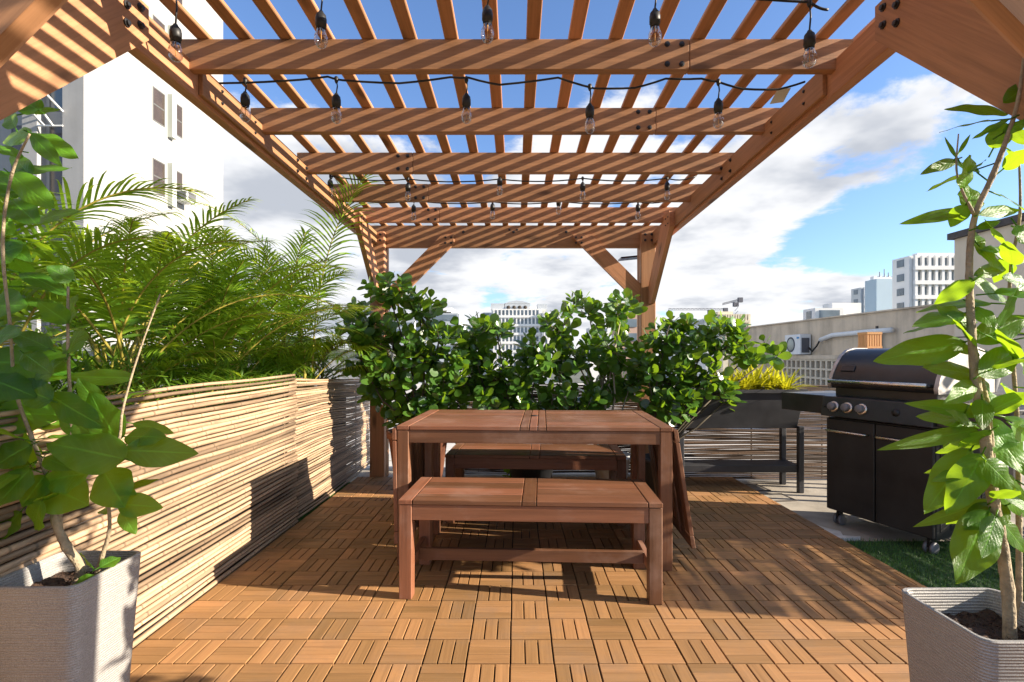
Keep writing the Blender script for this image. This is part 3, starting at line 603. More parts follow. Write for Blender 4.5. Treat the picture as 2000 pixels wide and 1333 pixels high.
cane_panel('dark reed screen behind the black raised planter and barbecue', (1.24, 4.50, 0), (3.4, 4.50, 0), .79, .79, GZ + .01, .013, 'bamboo_dark', (0, -1, 0), gapf=.86, wob=.012, seg=16)
cane_panel('unseen reed screen added at the right side of the terrace to shade the deck', (3.32, 1.68, 0), (3.32, 3.25, 0), 1.06, 1.06, GZ + .01, .014, 'bamboo_dark', (-1, 0, 0), gapf=1.12)  # unseen screen, inferred from the shade on the deck and added to cast it
# planter bed behind the left screens
t = thing('planter_bed', 'long raised planter bed filled with soil behind the left bamboo screens', 'planter', (-1.85, 2.5, GZ))
g = MB(); 
for lo, hi in (((-2.35, .5, GZ), (-1.49, .54, .78)), ((-2.35, 4.36, GZ), (-1.49, 4.40, .78)), ((-2.35, .545, GZ), (-2.31, 4.355, .78)), ((-1.49, .5, GZ), (-1.455, 4.4, .78))): g.box(lo, hi)
g.build('bed_wall', 'coping', t)
g = MB(); g.box((-2.308, .545, GZ + .3), (-1.493, 4.355, .74)); g.build('soil', 'soil', t)

# ================================================================== leaves
def leaf_mesh(g, base, d, n, L, Wd, prof='ovate', nseg=8, fold=0.15, droop=0.2, wave=0.0, rnd=None, ncross=2, curl=0.0):
    d = Vector(d).normalized(); n = Vector(n); n = (n - n.dot(d) * d)
    if n.length < 1e-4: n = d.orthogonal()
    n.normalize(); s = d.cross(n).normalized(); base = Vector(base)
    vs = []; gs = []; fs = []; m = ncross; cols = 2 * m + 1; ph = random.uniform(0, 6)
    for i in range(nseg + 1):
        u = i / nseg
        if prof == 'ovate': w = math.sin(math.pi * min(1, u ** 0.85)) ** 0.8 * (1 - 0.25 * u) if 0 < u < 1 else 0
        elif prof == 'obovate': w = (math.sin(math.pi * u ** 1.55) ** 0.62 if 0 < u < 1 else 0) + .03
        elif prof == 'lance': w = math.sin(math.pi * min(1, .06 + .94 * u ** .8)) ** .9 if u < 1 else 0
        else: w = max(0, (min(1, u * 8 + .25)) * (1 - u ** 2.2))
        c = base + d * (L * (u - 0.10 * droop * u * u)) - n * (droop * L * u * u) 
        for k in range(-m, m + 1):
            v = k / m; off = w * Wd * 0.5 * v
            zup = fold * abs(off) - curl * (abs(v) ** 2) * w * Wd * .3 + wave * Wd * math.sin(u * 15 + ph + (1.2 if v > 0 else 0)) * abs(v) * .5
            vs.append(c + s * off + n * zup); gs.append((u, v, 0))
    for i in range(nseg):
        for k in range(cols - 1): a = i * cols + k; fs.append((a, a + 1, a + cols + 1, a + cols))
    g.add(vs, fs, gs, rnd, True)

# ---- pots and the two foreground plants
def square_pot(label, xc, yc, w, h, side):
    t = thing('square_planter', label, 'planter', (xc, yc, GZ + .001 if side < 0 else GZ + .013), 0, 'grey ridged square planters')
    z0 = 0; z1 = h - t.location.z; a = w / 2; bw = w / 2 * .80; g = MB()
    def ring(r, z, cr=.028, n=5):
        out = []
        for (cx, cy, a0) in ((r - cr, r - cr, 0), (-(r - cr), r - cr, 90), (-(r - cr), -(r - cr), 180), (r - cr, -(r - cr), 270)):
            for k in range(n): q = R(a0 + 90 * k / (n - 1)); out.append(Vector((cx + cr * math.cos(q), cy + cr * math.sin(q), z)))
        return out
    rings = [ring(bw, z0)] + [ring(bw + (a - bw) * k / 8, z0 + (z1 - z0) * k / 8) for k in range(1, 9)] + [ring(a - .002, z1 + .003), ring(a - .008, z1 + .003), ring(a - .010, z1 - .003), ring(a - .022, z1 - .12)]
    n = len(rings[0]); vs = [v for r_ in rings for v in r_]; fs = [(i * n + k, i * n + (k + 1) % n, (i + 1) * n + (k + 1) % n, (i + 1) * n + k) for i in range(len(rings) - 1) for k in range(n)] + [tuple(range(n - 1, -1, -1))]
    g.add(vs, fs, None, .5, True); o = local(t, g.build('pot', 'planter', t)); 
    m = o.modifiers.new('es', 'EDGE_SPLIT'); m.split_angle = R(35)
    g = MB(); N_ = 22; aa = a - .018; vs = []; fs = []
    for i in range(N_ + 1):
        for j in range(N_ + 1):
            x = -aa + 2 * aa * i / N_; y = -aa + 2 * aa * j / N_; vs.append(Vector((x, y, z1 - .055 + .014 * mnoise.noise(Vector((x * 14, y * 14, side))) + .008 * mnoise.noise(Vector((x * 50, y * 50, side))))))
    for i in range(N_):
        for j in range(N_): k = i * (N_ + 1) + j; fs.append((k, k + N_ + 1, k + N_ + 2, k + 1))
    g.add(vs, fs, None, .5, True)
    for _ in range(420):
        x = random.uniform(-aa, aa) * .97; y = random.uniform(-aa, aa) * .97; q = Vector((x, y, z1 - .05)); s_ = random.uniform(.002, .006)
        g.add([q + Vector([random.uniform(-s_, s_) for _ in range(3)]) for _ in range(4)], [(0, 1, 2), (0, 2, 3), (0, 3, 1), (1, 3, 2)])
    local(t, g.build('soil', 'soil', t)); return t
square_pot('square grey ridged planter in the bottom left corner, its soil in sun', -1.268, 1.458, .255, .45, -1)
square_pot('square grey ridged planter in the bottom right corner, one thick stem in dark soil', 1.108, 1.205, .255, .45, 1)

def px_plant(label, stems, leaves, Y0, side, loc, extra=()):
    t = thing('broadleaf_plant', label, 'plant', loc, 0, 'broad-leaved plants in the grey planters')
    for pts in stems:
        g = MB(); P3 = []; rr = []
        for (x, y, Y, r) in pts: P3.append(P(x, y, Y)); rr.append(r)
        fine = []; fr = []
        for i in range(len(P3) - 1):
            p_1 = P3[max(i - 1, 0)]; p0 = P3[i]; p1 = P3[i + 1]; p2 = P3[min(i + 2, len(P3) - 1)]
            for k in range(6):
                u = k / 6; q = 0.5 * ((2 * p0) + (-p_1 + p1) * u + (2 * p_1 - 5 * p0 + 4 * p1 - p2) * u * u + (-p_1 + 3 * p0 - 3 * p1 + p2) * u ** 3)
                fine.append(q); fr.append((rr[i] * (1 - u) + rr[i + 1] * u) * (1.12 if k == 0 else random.uniform(.95, 1.05)))
        fine.append(P3[-1]); fr.append(rr[-1]); g.tube(fine, fr, 9); g.build('stem', 'bark', t)
    rs = random.Random(5)
    for L_ in leaves:
        bx, by, tx, ty, w = L_[:5]; tone = L_[5] if len(L_) > 5 else rs.uniform(.2, .8); dY = L_[6] if len(L_) > 6 else rs.uniform(-.06, .06); Yb = Y0 + (L_[7] if len(L_) > 7 else rs.uniform(-.05, .05))
        b = P(bx, by, Yb); e = P(tx, ty, Yb + dY); d = e - b; Ln = d.length; wd = w / F * Yb * (1.45 if side < 0 else 1.22) * rs.uniform(.9, 1.08)
        nrm = Vector((rs.uniform(-.3, .3), -1.0, rs.uniform(.1, .75)))
        g = MB(); leaf_mesh(g, b - d * .02, d, nrm, Ln * 1.04, wd, 'ovate', 20, rs.uniform(.08, .3), rs.uniform(-.04, .16), rs.uniform(.05, .12), tone, 4, rs.uniform(.1, .5))
        g.tube([b - d.normalized() * .02 + Vector((0, 0, .0)), b + d * .03], .0018, 5, tone)
        g.build('leaf', 'leaf_big', t)
    for (sx, sy, sY, ex, ey, eY, n, lo, hi, back) in extra:      # further leaves round the stem, in depth
        a = P(sx, sy, sY); b = P(ex, ey, eY)
        for k in range(n):
            q = a.lerp(b, (k + rs.uniform(.1, .9)) / n); an = rs.uniform(0, 6.28); d = Vector((math.cos(an), abs(math.sin(an)) * back + (1 - back) * math.sin(an), rs.uniform(-.35, .55))).normalized(); ln = rs.uniform(lo, hi)
            side_ = d.cross(Vector((0, 0, 1))).normalized(); nn = side_.cross(d) + Vector((0, -rs.uniform(.2, 1.2), 0)); g = MB(); tone = rs.uniform(.1, .9)
            leaf_mesh(g, q + d * .035, d, nn, ln, ln * rs.uniform(.44, .54), 'ovate', 14, .16, rs.uniform(.05, .25), .05, tone, 4, .25); g.tube([q, q + d * (.04)], .0018, 5, tone); g.build('leaf', 'leaf_big', t)
    return t
Ls = [(-30, 706, 148, 716, 72, .35), (-30, 806, 121, 810, 70, .4), (-30, 600, 43, 592, 60, .6), (98, 682, 8, 636, 36, .1), (142, 548, 92, 520, 30, .2), (133, 630, 74, 590, 34, .3), (133, 640, 140, 575, 34, .2), (133, 692, 150, 636, 52, .2),
      (262, 738, 128, 736, 28, .15), (102, 783, 10, 744, 42, .05), (98, 772, 198, 838, 46, .1), (232, 860, 166, 768, 56, .45), (245, 853, 316, 850, 36, .3), (246, 898, 84, 862, 66, .55), (243, 880, 385, 885, 50, .3),
      (52, 842, 32, 926, 62, .8), (170, 925, 80, 940, 52, .9), (92, 950, 170, 985, 62, .8), (88, 930, 40, 990, 46, .7), (82, 978, 52, 1042, 44, .6), (203, 922, 238, 990, 58, .7), (231, 985, 314, 990, 38, .6), (238, 998, 264, 1044, 26, .8),
      (60, 915, -12, 990, 52, .3), (40, 1000, -15, 1060, 40, .1), (60, 870, -20, 910, 50, .15), (130, 905, 210, 870, 40, .1), (180, 850, 110, 800, 44, .15), (60, 760, 120, 690, 40, .1), (200, 800, 150, 740, 34, .2),
      (178, 1105, 160, 1080, 22, .5), (196, 1108, 236, 1088, 24, .2), (150, 1140, 186, 1124, 18, .9),
      (76, 216, 21, 182, 38, .15), (50, 222, 119, 208, 16, .5), (60, 262, -12, 268, 34, .9), (62, 262, 151, 306, 40, .8), (60, 262, 112, 318, 24, .3), (40, 296, -10, 288, 36, .8), (28, 336, 136, 322, 30, .7), (20, 340, 102, 406, 44, .85),
      (36, 378, -12, 378, 30, .2), (22, 390, 72, 438, 42, .2), (-20, 436, 32, 452, 42, .9), (70, 434, 142, 402, 26, .15), (30, 250, 10, 210, 30, .3), (60, 345, 20, 300, 28, .7), (-20, 340, 40, 372, 34, .6), (-20, 500, 45, 480, 36, .4), (10, 470, 60, 510, 30, .3), (-20, 660, 40, 650, 40, .3), (-20, 740, 60, 770, 44, .1), (20, 880, -30, 850, 44, .2), (45, 690, 100, 730, 34, .12)]
Ss = [[(146, 1150, 1.46, .013), (157, 1110, 1.46, .012), (130, 1068, 1.45, .012), (107, 1015, 1.44, .0095), (98, 950, 1.44, .0065), (60, 850, 1.44, .005), (30, 760, 1.43, .0045), (20, 640, 1.40, .004), (5, 480, 1.36, .004), (22, 345, 1.33, .0035), (58, 262, 1.3, .0025)],
      [(140, 1080, 1.455, .008), (118, 1040, 1.45, .007), (120, 960, 1.45, .006), (140, 880, 1.44, .005), (133, 690, 1.40, .004), (133, 560, 1.38, .003)],
      [(186, 1130, 1.47, .006), (200, 1085, 1.46, .006), (213, 1040, 1.45, .005), (212, 990, 1.45, .0045), (200, 930, 1.44, .004), (232, 860, 1.43, .004), (240, 800, 1.42, .003), (268, 700, 1.42, .0025), (313, 575, 1.42, .002)]]
px_plant('broad-leaved plant with puckered green leaves in the left grey planter', Ss, Ls, 1.40, -1, (-1.268, 1.458, .40), [(10, 480, 1.44, 40, 860, 1.48, 16, .10, .15, .8), (0, 330, 1.38, 20, 500, 1.42, 5, .09, .13, .8), (205, 930, 1.47, 240, 780, 1.45, 6, .09, .14, .8), (100, 985, 1.44, 60, 850, 1.43, 12, .09, .14, .1), (212, 1000, 1.45, 205, 930, 1.45, 4, .07, .10, .2)])
Lr = [(1885, 668, 1706, 708, 54, .6), (1888, 412, 1762, 434, 26, .7), (1968, 222, 1856, 203, 32, .1), (1968, 235, 1896, 266, 24, .1), (1868, 312, 1801, 338, 22, .3), (1884, 368, 1894, 304, 42, .9), (1940, 290, 1966, 240, 36, .15), (1886, 400, 1858, 447, 32, .9),
      (1900, 410, 1890, 362, 44, .8), (1915, 420, 2012, 396, 26, .6), (1908, 446, 1960, 430, 16, .2), (1899, 452, 1922, 491, 28, .8), (2002, 505, 1929, 478, 42, .4), (1902, 548, 1825, 592, 34, .8), (1903, 548, 1974, 586, 42, .4), (1905, 538, 1986, 510, 26, .2),
      (1900, 640, 1832, 600, 44, .9), (1905, 668, 2012, 612, 48, .5), (2010, 560, 1962, 540, 40, .2), (1912, 734, 2012, 668, 48, .7), (1903, 732, 1814, 712, 34, .2), (1922, 810, 1778, 782, 34, .6), (1914, 838, 1722, 876, 30, .5), (1930, 804, 2012, 768, 36, .4),
      (1928, 820, 2006, 930, 66, 1.0), (1904, 748, 1860, 784, 38, .9), (1912, 738, 1952, 772, 24, .5), (1896, 878, 1806, 1002, 64, .6), (1918, 888, 1858, 1004, 62, .7), (1932, 978, 1792, 1029, 26, .25), (1930, 1000, 1866, 1138, 74, .6), (1938, 925, 2012, 1012, 54, .7),
      (1958, 1020, 2012, 1082, 34, .3), (2010, 165, 1960, 200, 34, .1), (1885, 806, 1850, 882, 38, .5), (1934, 842, 1876, 880, 38, .95), (1990, 690, 2015, 740, 40, .8), (1985, 440, 2015, 480, 34, .3), (1960, 330, 2010, 290, 26, .3), (1890, 590, 1950, 620, 30, .7),
      (1925, 900, 1990, 960, 50, .5), (1945, 1010, 1920, 1090, 44, .4), (1950, 640, 1990, 560, 30, .3), (1912, 480, 1960, 530, 30, .5), (1905, 600, 1950, 640, 34, .8), (1975, 830, 2015, 860, 36, .9), (1908, 760, 1970, 800, 34, .6), (1900, 830, 1850, 800, 26, .3), (1870, 310, 1845, 268, 8, .1), (1872, 300, 1896, 262, 8, .1), (1890, 340, 1925, 312, 22, .4), (1960, 260, 2010, 230, 26, .2), (1895, 690, 1850, 660, 26, .4)]
Sr = [[(1973, 1262, 1.2, .0135), (1968, 1150, 1.2, .0125), (1952, 1040, 1.2, .012), (1935, 950, 1.195, .0115), (1922, 840, 1.19, .011), (1905, 740, 1.19, .0095), (1897, 640, 1.18, .008), (1893, 540, 1.18, .007), (1896, 470, 1.18, .0065), (1908, 410, 1.17, .006), (1938, 345, 1.16, .006), (1970, 260, 1.15, .005), (1990, 190, 1.15, .004), (2000, 110, 1.15, .003)],
      [(1960, 1120, 1.215, .009), (1945, 980, 1.21, .008), (1928, 800, 1.205, .0065), (1912, 720, 1.20, .005), (1900, 660, 1.2, .004)],
      [(1903, 420, 1.17, .004), (1880, 375, 1.16, .0025), (1868, 330, 1.155, .002), (1872, 262, 1.15, .0014)],
      [(1990, 1250, 1.26, .007), (1990, 1000, 1.26, .006), (1985, 800, 1.255, .0045), (1972, 620, 1.25, .004), (1975, 520, 1.24, .0035), (1992, 420, 1.23, .003), (1990, 300, 1.22, .002)]]
px_plant('tall broad-leaved plant with backlit yellow-green leaves in the right grey planter', Sr, Lr, 1.18, 1, (1.108, 1.205, .40), [(1930, 1020, 1.20, 1905, 560, 1.19, 18, .09, .14, .3), (1985, 1000, 1.22, 1975, 420, 1.2, 22, .10, .15, .3), (1905, 430, 1.18, 1985, 210, 1.17, 7, .08, .13, .7)])

# ================================================================== palms
def frond(g_st, g_lf, base, az, el0, L, bend, Lm, n=34, dry=False, rs=random, width=.016):
    p = Vector(base); steps = 22; ds = L / steps; pts = [p.copy()]; dirs = []
    for i in range(steps):
        t = i / steps; el = el0 - bend * t ** 1.4; d = Vector((math.cos(az) * math.cos(el), math.sin(az) * math.cos(el), math.sin(el)))
        dirs.append(d); p = p + d * ds; pts.append(p.copy())
    dirs.append(dirs[-1]); g_st.tube(pts, [.0058 * (1 - .8 * i / steps) + .0007 for i in range(steps + 1)], 6)
    t0 = .30
    for i in range(n):
        t = t0 + (1 - t0) * (i + .5) / n; f = t * steps; k = int(f); q = pts[k].lerp(pts[min(k + 1, steps)], f - k); d = dirs[k]
        s = d.cross(Vector((0, 0, 1)))
        if s.length < .05: s = Vector((math.sin(az), -math.cos(az), 0))
        s.normalize(); up = s.cross(d).normalized(); x = (t - t0) / (1 - t0)
        ll = Lm * (.45 + .55 * math.sin(math.pi * min(1, .12 + x * .8))) * (1.0 - .45 * x ** 3)
        for sg in (-1, 1):
            aa = R(58 - 34 * x + rs.uniform(-6, 6)); dd = (s * sg * math.sin(aa) + d * math.cos(aa) + up * (.32 + rs.uniform(-.1, .1))).normalized()
            wd = width * rs.uniform(.8, 1.1) * (1 - .4 * x); side = dd.cross(up).normalized()
            vs = []; gs = []; c = q.copy(); cur = dd.copy(); m = 5
            for j in range(m + 1):
                u = j / m; ww = wd * (.35 + .65 * math.sin(math.pi * min(1, .2 + u * .8))) * (1 - u ** 3) + .0004
                vs += [c - side * ww / 2, c + side * ww / 2]; gs += [(u, -1, 0), (u, 1, 0)]
                cur = (cur + Vector((0, 0, -1)) * (.16 + .12 * u)).normalized(); c = c + cur * (ll / m)
            g_lf.add(vs, [(2 * j, 2 * j + 1, 2 * j + 3, 2 * j + 2) for j in range(m)], gs, rs.random(), True)
def palm(label, x, y, z, specs, seed, canes=3, dry=0):
    rs = random.Random(seed); t = thing('areca_palm', label, 'palm', (x, y, z), 0, 'feathery palms in the planter bed')
    g = MB()
    for k in range(canes):
        a = rs.uniform(0, 6.28); r = .05; b = Vector((x + r * math.cos(a), y + r * math.sin(a), z)); g.tube([b, b + Vector((.03 * math.cos(a), .03 * math.sin(a), .16)), b + Vector((.05 * math.cos(a), .05 * math.sin(a), .34))], [.013, .011, .008], 8)
    g.build('cane', 'palm_stem', t)
    for i, (az, el, L, bend, Lm) in enumerate(specs):
        gs = MB(); gl = MB(); b = (x + rs.uniform(-.07, .07), y + rs.uniform(-.07, .07), z + rs.uniform(.0, .22))
        frond(gs, gl, b, R(az), R(el), L, R(bend), Lm, int(24 + L * 9), rs=rs)
        st = gs.build('frond_stalk', 'palm_stem', t); gl.build('leaflets', 'leaf_palm_dry' if i < dry else 'leaf_palm', st)
def rspecs(seed, n, Lr=(.75, 1.15), elr=(52, 92), br=(45, 105), Lm=(.22, .32), azr=(0, 360)):
    rs = random.Random(seed); off = rs.uniform(0, 360); n += 1; Lr = (Lr[0] + .08, Lr[1] + .14)
    return [(rs.uniform(0, 360), rs.uniform(25, 70), rs.uniform(.38, .62), rs.uniform(40, 90), rs.uniform(.18, .26)) for _ in range(7)] + [(azr[0] + (azr[1] - azr[0]) * ((i + rs.uniform(-.3, .3)) / n) + (off if azr == (0, 360) else 0), rs.uniform(*elr), rs.uniform(*Lr), rs.uniform(*br), rs.uniform(*Lm)) for i in range(n)]
palm('palm at the near end of the planter bed, behind the broad-leaved plant', -1.90, 1.85, .76, rspecs(1, 11, (.7, 1.05)), 11, 3, 1)
palm('second palm from the viewer in the planter bed', -1.80, 2.35, .76, rspecs(2, 12, (.8, 1.15)), 12, 3, 1)
palm('palm with arching fronds in front of the white tower corner', -2.02, 2.75, .76, rspecs(3, 12, (.9, 1.2), (55, 88)), 13, 4, 1)
palm('bushy palm in the middle of the planter bed', -1.75, 3.05, .76, rspecs(4, 14, (.65, 1.0)), 14, 4, 0)
palm('upright bushy palm with dark green leaflets in the planter bed', -2.0, 3.45, .76, rspecs(5, 13, (.8, 1.15), (55, 88)), 15, 4, 0)
palm('dense palm near the far end of the planter bed', -1.70, 3.68, .76, rspecs(6, 14, (.6, .95)), 16, 4, 0)
palm('tall thin palm whose fronds reach up to the pergola beam', -1.56, 3.80, .76, [(-38, 86, 1.62, 62, .34), (190, 88, 1.55, 78, .34), (250, 84, 1.35, 90, .30), (-80, 60, .75, 90, .26), (20, 55, .7, 85, .25)], 17, 2, 0)
palm('low palm with a yellowing frond hanging beside the left post', -1.62, 4.15, .76, [(-5, 62, .80, 120, .24)] + rspecs(8, 9, (.5, .8), (40, 80), (70, 110)), 18, 2, 1)
# undergrowth in the bed
g = MB(); rs = random.Random(3)
for _ in range(5200):
    x = rs.uniform(-2.2, -1.5); y = rs.uniform(.9, 4.3); z = .76 + rs.uniform(0, .34) ** 1.3; a = rs.uniform(0, 6.28); e = rs.uniform(.2, 1.2)
    leaf_mesh(g, (x, y, z), (math.cos(a) * math.cos(e), math.sin(a) * math.cos(e), math.sin(e)), (rs.uniform(-.3, .3), rs.uniform(-.3, .3), 1), rs.uniform(.08, .2), rs.uniform(.008, .02), 'strap', 3, .2, .25, 0, rs.random(), 1)
tag(g.build('ground_cover', 'leaf_under'), 'low green ground cover between the palms in the planter bed', 'ground cover', kind='stuff')

# ================================================================== clusia shrubs
def taper_pot(name, label, x, y, r, h, mat, group, z=GZ - 0.001):
    t = thing(name, label, 'pot', (x, y, z), 0, group)
    g = MB(); g.lathe([(0, .0), (r * .72, .0), (r * .98, h * .9), (r * 1.04, h * .9), (r * 1.05, h), (r * .97, h), (r * .93, h - .05)], (0, 0, 0), 28); local(t, g.build('pot', mat, t))
    g = MB(); g.lathe([(0, h - .05), (r * .94, h - .052)], (0, 0, 0), 20); local(t, g.build('soil', 'soil', t))
def shrub(label, base, blobs, seed, nleafL=.108, bark='branch_dark'):
    rs = random.Random(seed); t = thing('clusia_shrub', label, 'shrub', base, 0, 'round-leaved shrubs along the back')
    b = Vector(base); gl = MB(); gb = MB(); tips = []
    for (px, py, rx, ry, n) in blobs:
        for _ in range(max(2, int(n * .92))):
            while True:
                u, v = rs.uniform(-1, 1), rs.uniform(-1, 1)
                if u * u + v * v < 1: break
            Y = base[1] + rs.uniform(-.22, .2); tips.append(P(px + u * rx, py + v * ry, Y))
    hubs = []
    for (px, py, rx, ry, n) in blobs: hubs.append(P(px, py + ry * .45, base[1] + rs.uniform(-.06, .06)))
    for h in hubs:
        mid = b.lerp(h, .5) + Vector((rs.uniform(-.06, .06), rs.uniform(-.06, .06), rs.uniform(-.02, .06)))
        gb.tube([b, b.lerp(mid, .5) + Vector((rs.uniform(-.02, .02), 0, .03)), mid, h], [.011, .009, .0075, .005], 7)
    for q in tips:
        h = min(hubs, key=lambda a: (a - q).length); s = h.lerp(q, .2); m = h.lerp(q, .6) + Vector((rs.uniform(-.03, .03), rs.uniform(-.03, .03), rs.uniform(-.05, .02)))
        gb.tube([h, m, q], [.004, .003, .0022], 5)
        d = (q - h).normalized() + Vector((rs.uniform(-.5, .5), rs.uniform(-.7, .2), rs.uniform(.1, .9))); d.normalize(); a0 = rs.uniform(0, 3.14); o1 = d.orthogonal().normalized(); o2 = d.cross(o1)
        npair = rs.choice((3, 4, 4, 5))
        for k in range(npair):
            pp = q - d * (.028 * (npair - 1 - k)); a = a0 + k * 1.57 + rs.uniform(-.25, .25); spread = 1.15 - .22 * k
            for sg in (0, math.pi):
                rd = o1 * math.cos(a + sg) + o2 * math.sin(a + sg); dd = (rd * spread + d * (.55 + .15 * k) + Vector((0, 0, rs.uniform(-.2, .1)))).normalized()
                nn = d - rd * .3 + Vector((rs.uniform(-.3, .3), rs.uniform(-.3, .3), .3)); ll = nleafL * rs.uniform(.62, 1.18) * (1 - .06 * k)
                leaf_mesh(gl, pp + rd * .004, dd, nn, ll, ll * rs.uniform(.56, .76), 'obovate', 7, .12, rs.uniform(-.05, .22), 0, min(1, max(0, rs.gauss(.42, .25))), 2, rs.uniform(0, .3))
    gb.build('branches', bark, t); gl.build('foliage', 'leaf_clusia', t)
taper_pot('plant_pot', 'tall tapered terracotta pot behind the left end of the table', -.77, 4.05, .235, .50, 'terracotta', None)
taper_pot('plant_pot', 'pale pot seen behind the right end of the rear bench', .76, 4.13, .15, .30, 'greypot', 'pots of the back shrubs')
taper_pot('plant_pot', 'dark pot behind the middle of the rear bench', .12, 4.13, .19, .26, 'tub', 'pots of the back shrubs')
taper_pot('plant_pot', 'dark pot behind the right table leaf', 1.12, 4.0, .15, .30, 'tub', 'pots of the back shrubs')
shrub('round-leaved shrub climbing the left post above the terracotta pot', (-.77, 4.08, .42), [(760, 565, 46, 26, 16), (820, 600, 42, 32, 16), (700, 625, 42, 32, 14), (770, 660, 70, 42, 28), (850, 680, 60, 42, 26), (800, 745, 80, 52, 34), (740, 735, 34, 50, 14), (800, 805, 55, 30, 20), (780, 720, 60, 40, 14), (705, 690, 30, 40, 9)], 21)
shrub('round-leaved shrub in the middle, below the grey hotel on the skyline', (.02, 4.12, .22), [(920, 655, 46, 32, 18), (970, 640, 24, 22, 7), (930, 730, 62, 48, 28), (1010, 730, 50, 44, 18), (960, 785, 62, 28, 18), (880, 765, 32, 38, 16), (960, 730, 60, 40, 18), (870, 800, 50, 24, 12), (1035, 790, 40, 22, 12), (1050, 690, 34, 36, 12), (1010, 800, 70, 20, 12), (905, 855, 22, 16, 3), (1000, 915, 20, 8, 2)], 22)
shrub('open round-leaved shrub with bare pale branches left of the right post', (.68, 4.12, .26), [(1150, 600, 46, 26, 11), (1215, 596, 30, 24, 9), (1095, 630, 34, 28, 9), (1080, 690, 38, 34, 11), (1140, 690, 44, 40, 14), (1195, 665, 36, 42, 14), (1230, 735, 40, 44, 18), (1150, 775, 66, 26, 18), (1080, 755, 34, 38, 14), (1180, 720, 60, 40, 16), (1120, 790, 60, 20, 12)], 23, bark='branch')
shrub('round-leaved shrub reaching right over the black planter', (1.12, 4.02, .25), [(1300, 650, 34, 30, 12), (1350, 672, 46, 34, 18), (1410, 670, 46, 30, 16), (1465, 680, 36, 26, 11), (1515, 684, 20, 14, 3), (1310, 730, 44, 42, 18), (1375, 735, 50, 34, 16), (1415, 775, 24, 24, 6), (1290, 785, 34, 28, 10), (1260, 700, 30, 40, 14), (1320, 785, 46, 28, 18), (1400, 760, 26, 22, 6), (1390, 640, 60, 22, 12)], 24)
shrub('unseen round-leaved shrub added at the right side screen for leafy deck shade', (3.6, 2.3, .2), [(2700, 560, 160, 110, 26), (2480, 600, 100, 90, 14), (2300, 640, 90, 60, 10)], 29)  # unseen shrub, added to give the deck shade its leafy patches
taper_pot('plant_pot', 'unseen dark pot of the shrub added at the right side screen', 3.6, 2.3, .17, .3, 'tub', 'pots of the back shrubs')  # unseen pot that carries the added shrub
for pts in ([(1070, 795), (1078, 760), (1110, 720), (1135, 690)], [(1072, 780), (1065, 740), (1050, 715)], [(765, 690), (800, 690), (828, 715), (835, 750)]):
    pass

# ================================================================== black raised planter with yellow plants
t = thing('raised_planter', 'black raised trough planter on legs with a lower shelf', 'planter', (1.75, 4.2, GZ))
px0, px1, py0, py1 = 1.27, 2.275, 4.055, 4.375
g = MB(); z0, z1 = .47, .775; ins = .045
def quadbox(g, a, b, th):
    pass
top = [Vector((px0, py0, z1)), Vector((px1, py0, z1)), Vector((px1, py1, z1)), Vector((px0, py1, z1))]; bot = [Vector((px0 + ins, py0 + ins, z0)), Vector((px1 - ins, py0 + ins, z0)), Vector((px1 - ins, py1 - ins, z0)), Vector((px0 + ins, py1 - ins, z0))]
it = [Vector((px0 + .012, py0 + .012, z1)), Vector((px1 - .012, py0 + .012, z1)), Vector((px1 - .012, py1 - .012, z1)), Vector((px0 + .012, py1 - .012, z1))]; ib = [v + Vector((0, 0, -.08)) for v in it]
g.add(top + bot + it + ib, [(0, 1, 5, 4), (1, 2, 6, 5), (2, 3, 7, 6), (3, 0, 4, 7), (4, 5, 6, 7), (0, 8, 9, 1), (1, 9, 10, 2), (2, 10, 11, 3), (3, 11, 8, 0), (8, 12, 13, 9), (9, 13, 14, 10), (10, 14, 15, 11), (11, 15, 12, 8)])
g.build('trough', 'tub', t, .003)
g = MB()
for lo, hi in (((px0 - .012, py0 - .014, z1 - .022), (px1 + .012, py0 - .0005, z1 + .006)), ((px0 - .012, py1 + .0005, z1 - .022), (px1 + .012, py1 + .014, z1 + .006)), ((px0 - .014, py0, z1 - .022), (px0 - .0005, py1, z1 + .0058)), ((px1 + .0005, py0, z1 - .022), (px1 + .014, py1, z1 + .0058))): g.box(lo, hi)
g.build('rim', 'tub', t, .002)
g = MB(); g.box((px0 + .014, py0 + .014, z1 - .07), (px1 - .014, py1 - .014, z1 - .03)); g.build('soil', 'soil', t)
for x in (px0 + .03, px1 - .03):
    for y in (py0 + .025, py1 - .025): g = MB(); g.box((x - .021, y - .021, GZ), (x + .021, y + .021, z0 + .02)); g.build('leg', 'tub', t, .004)
g = MB(); g.box((px0 + .01, py0 + .046, .155), (px1 - .01, py1 - .046, .175)); g.box((px0 + .052, py0 + .02, .125), (px1 - .052, py0 + .045, .18)); g.build('shelf', 'tub', t, .003)
rs = random.Random(44)
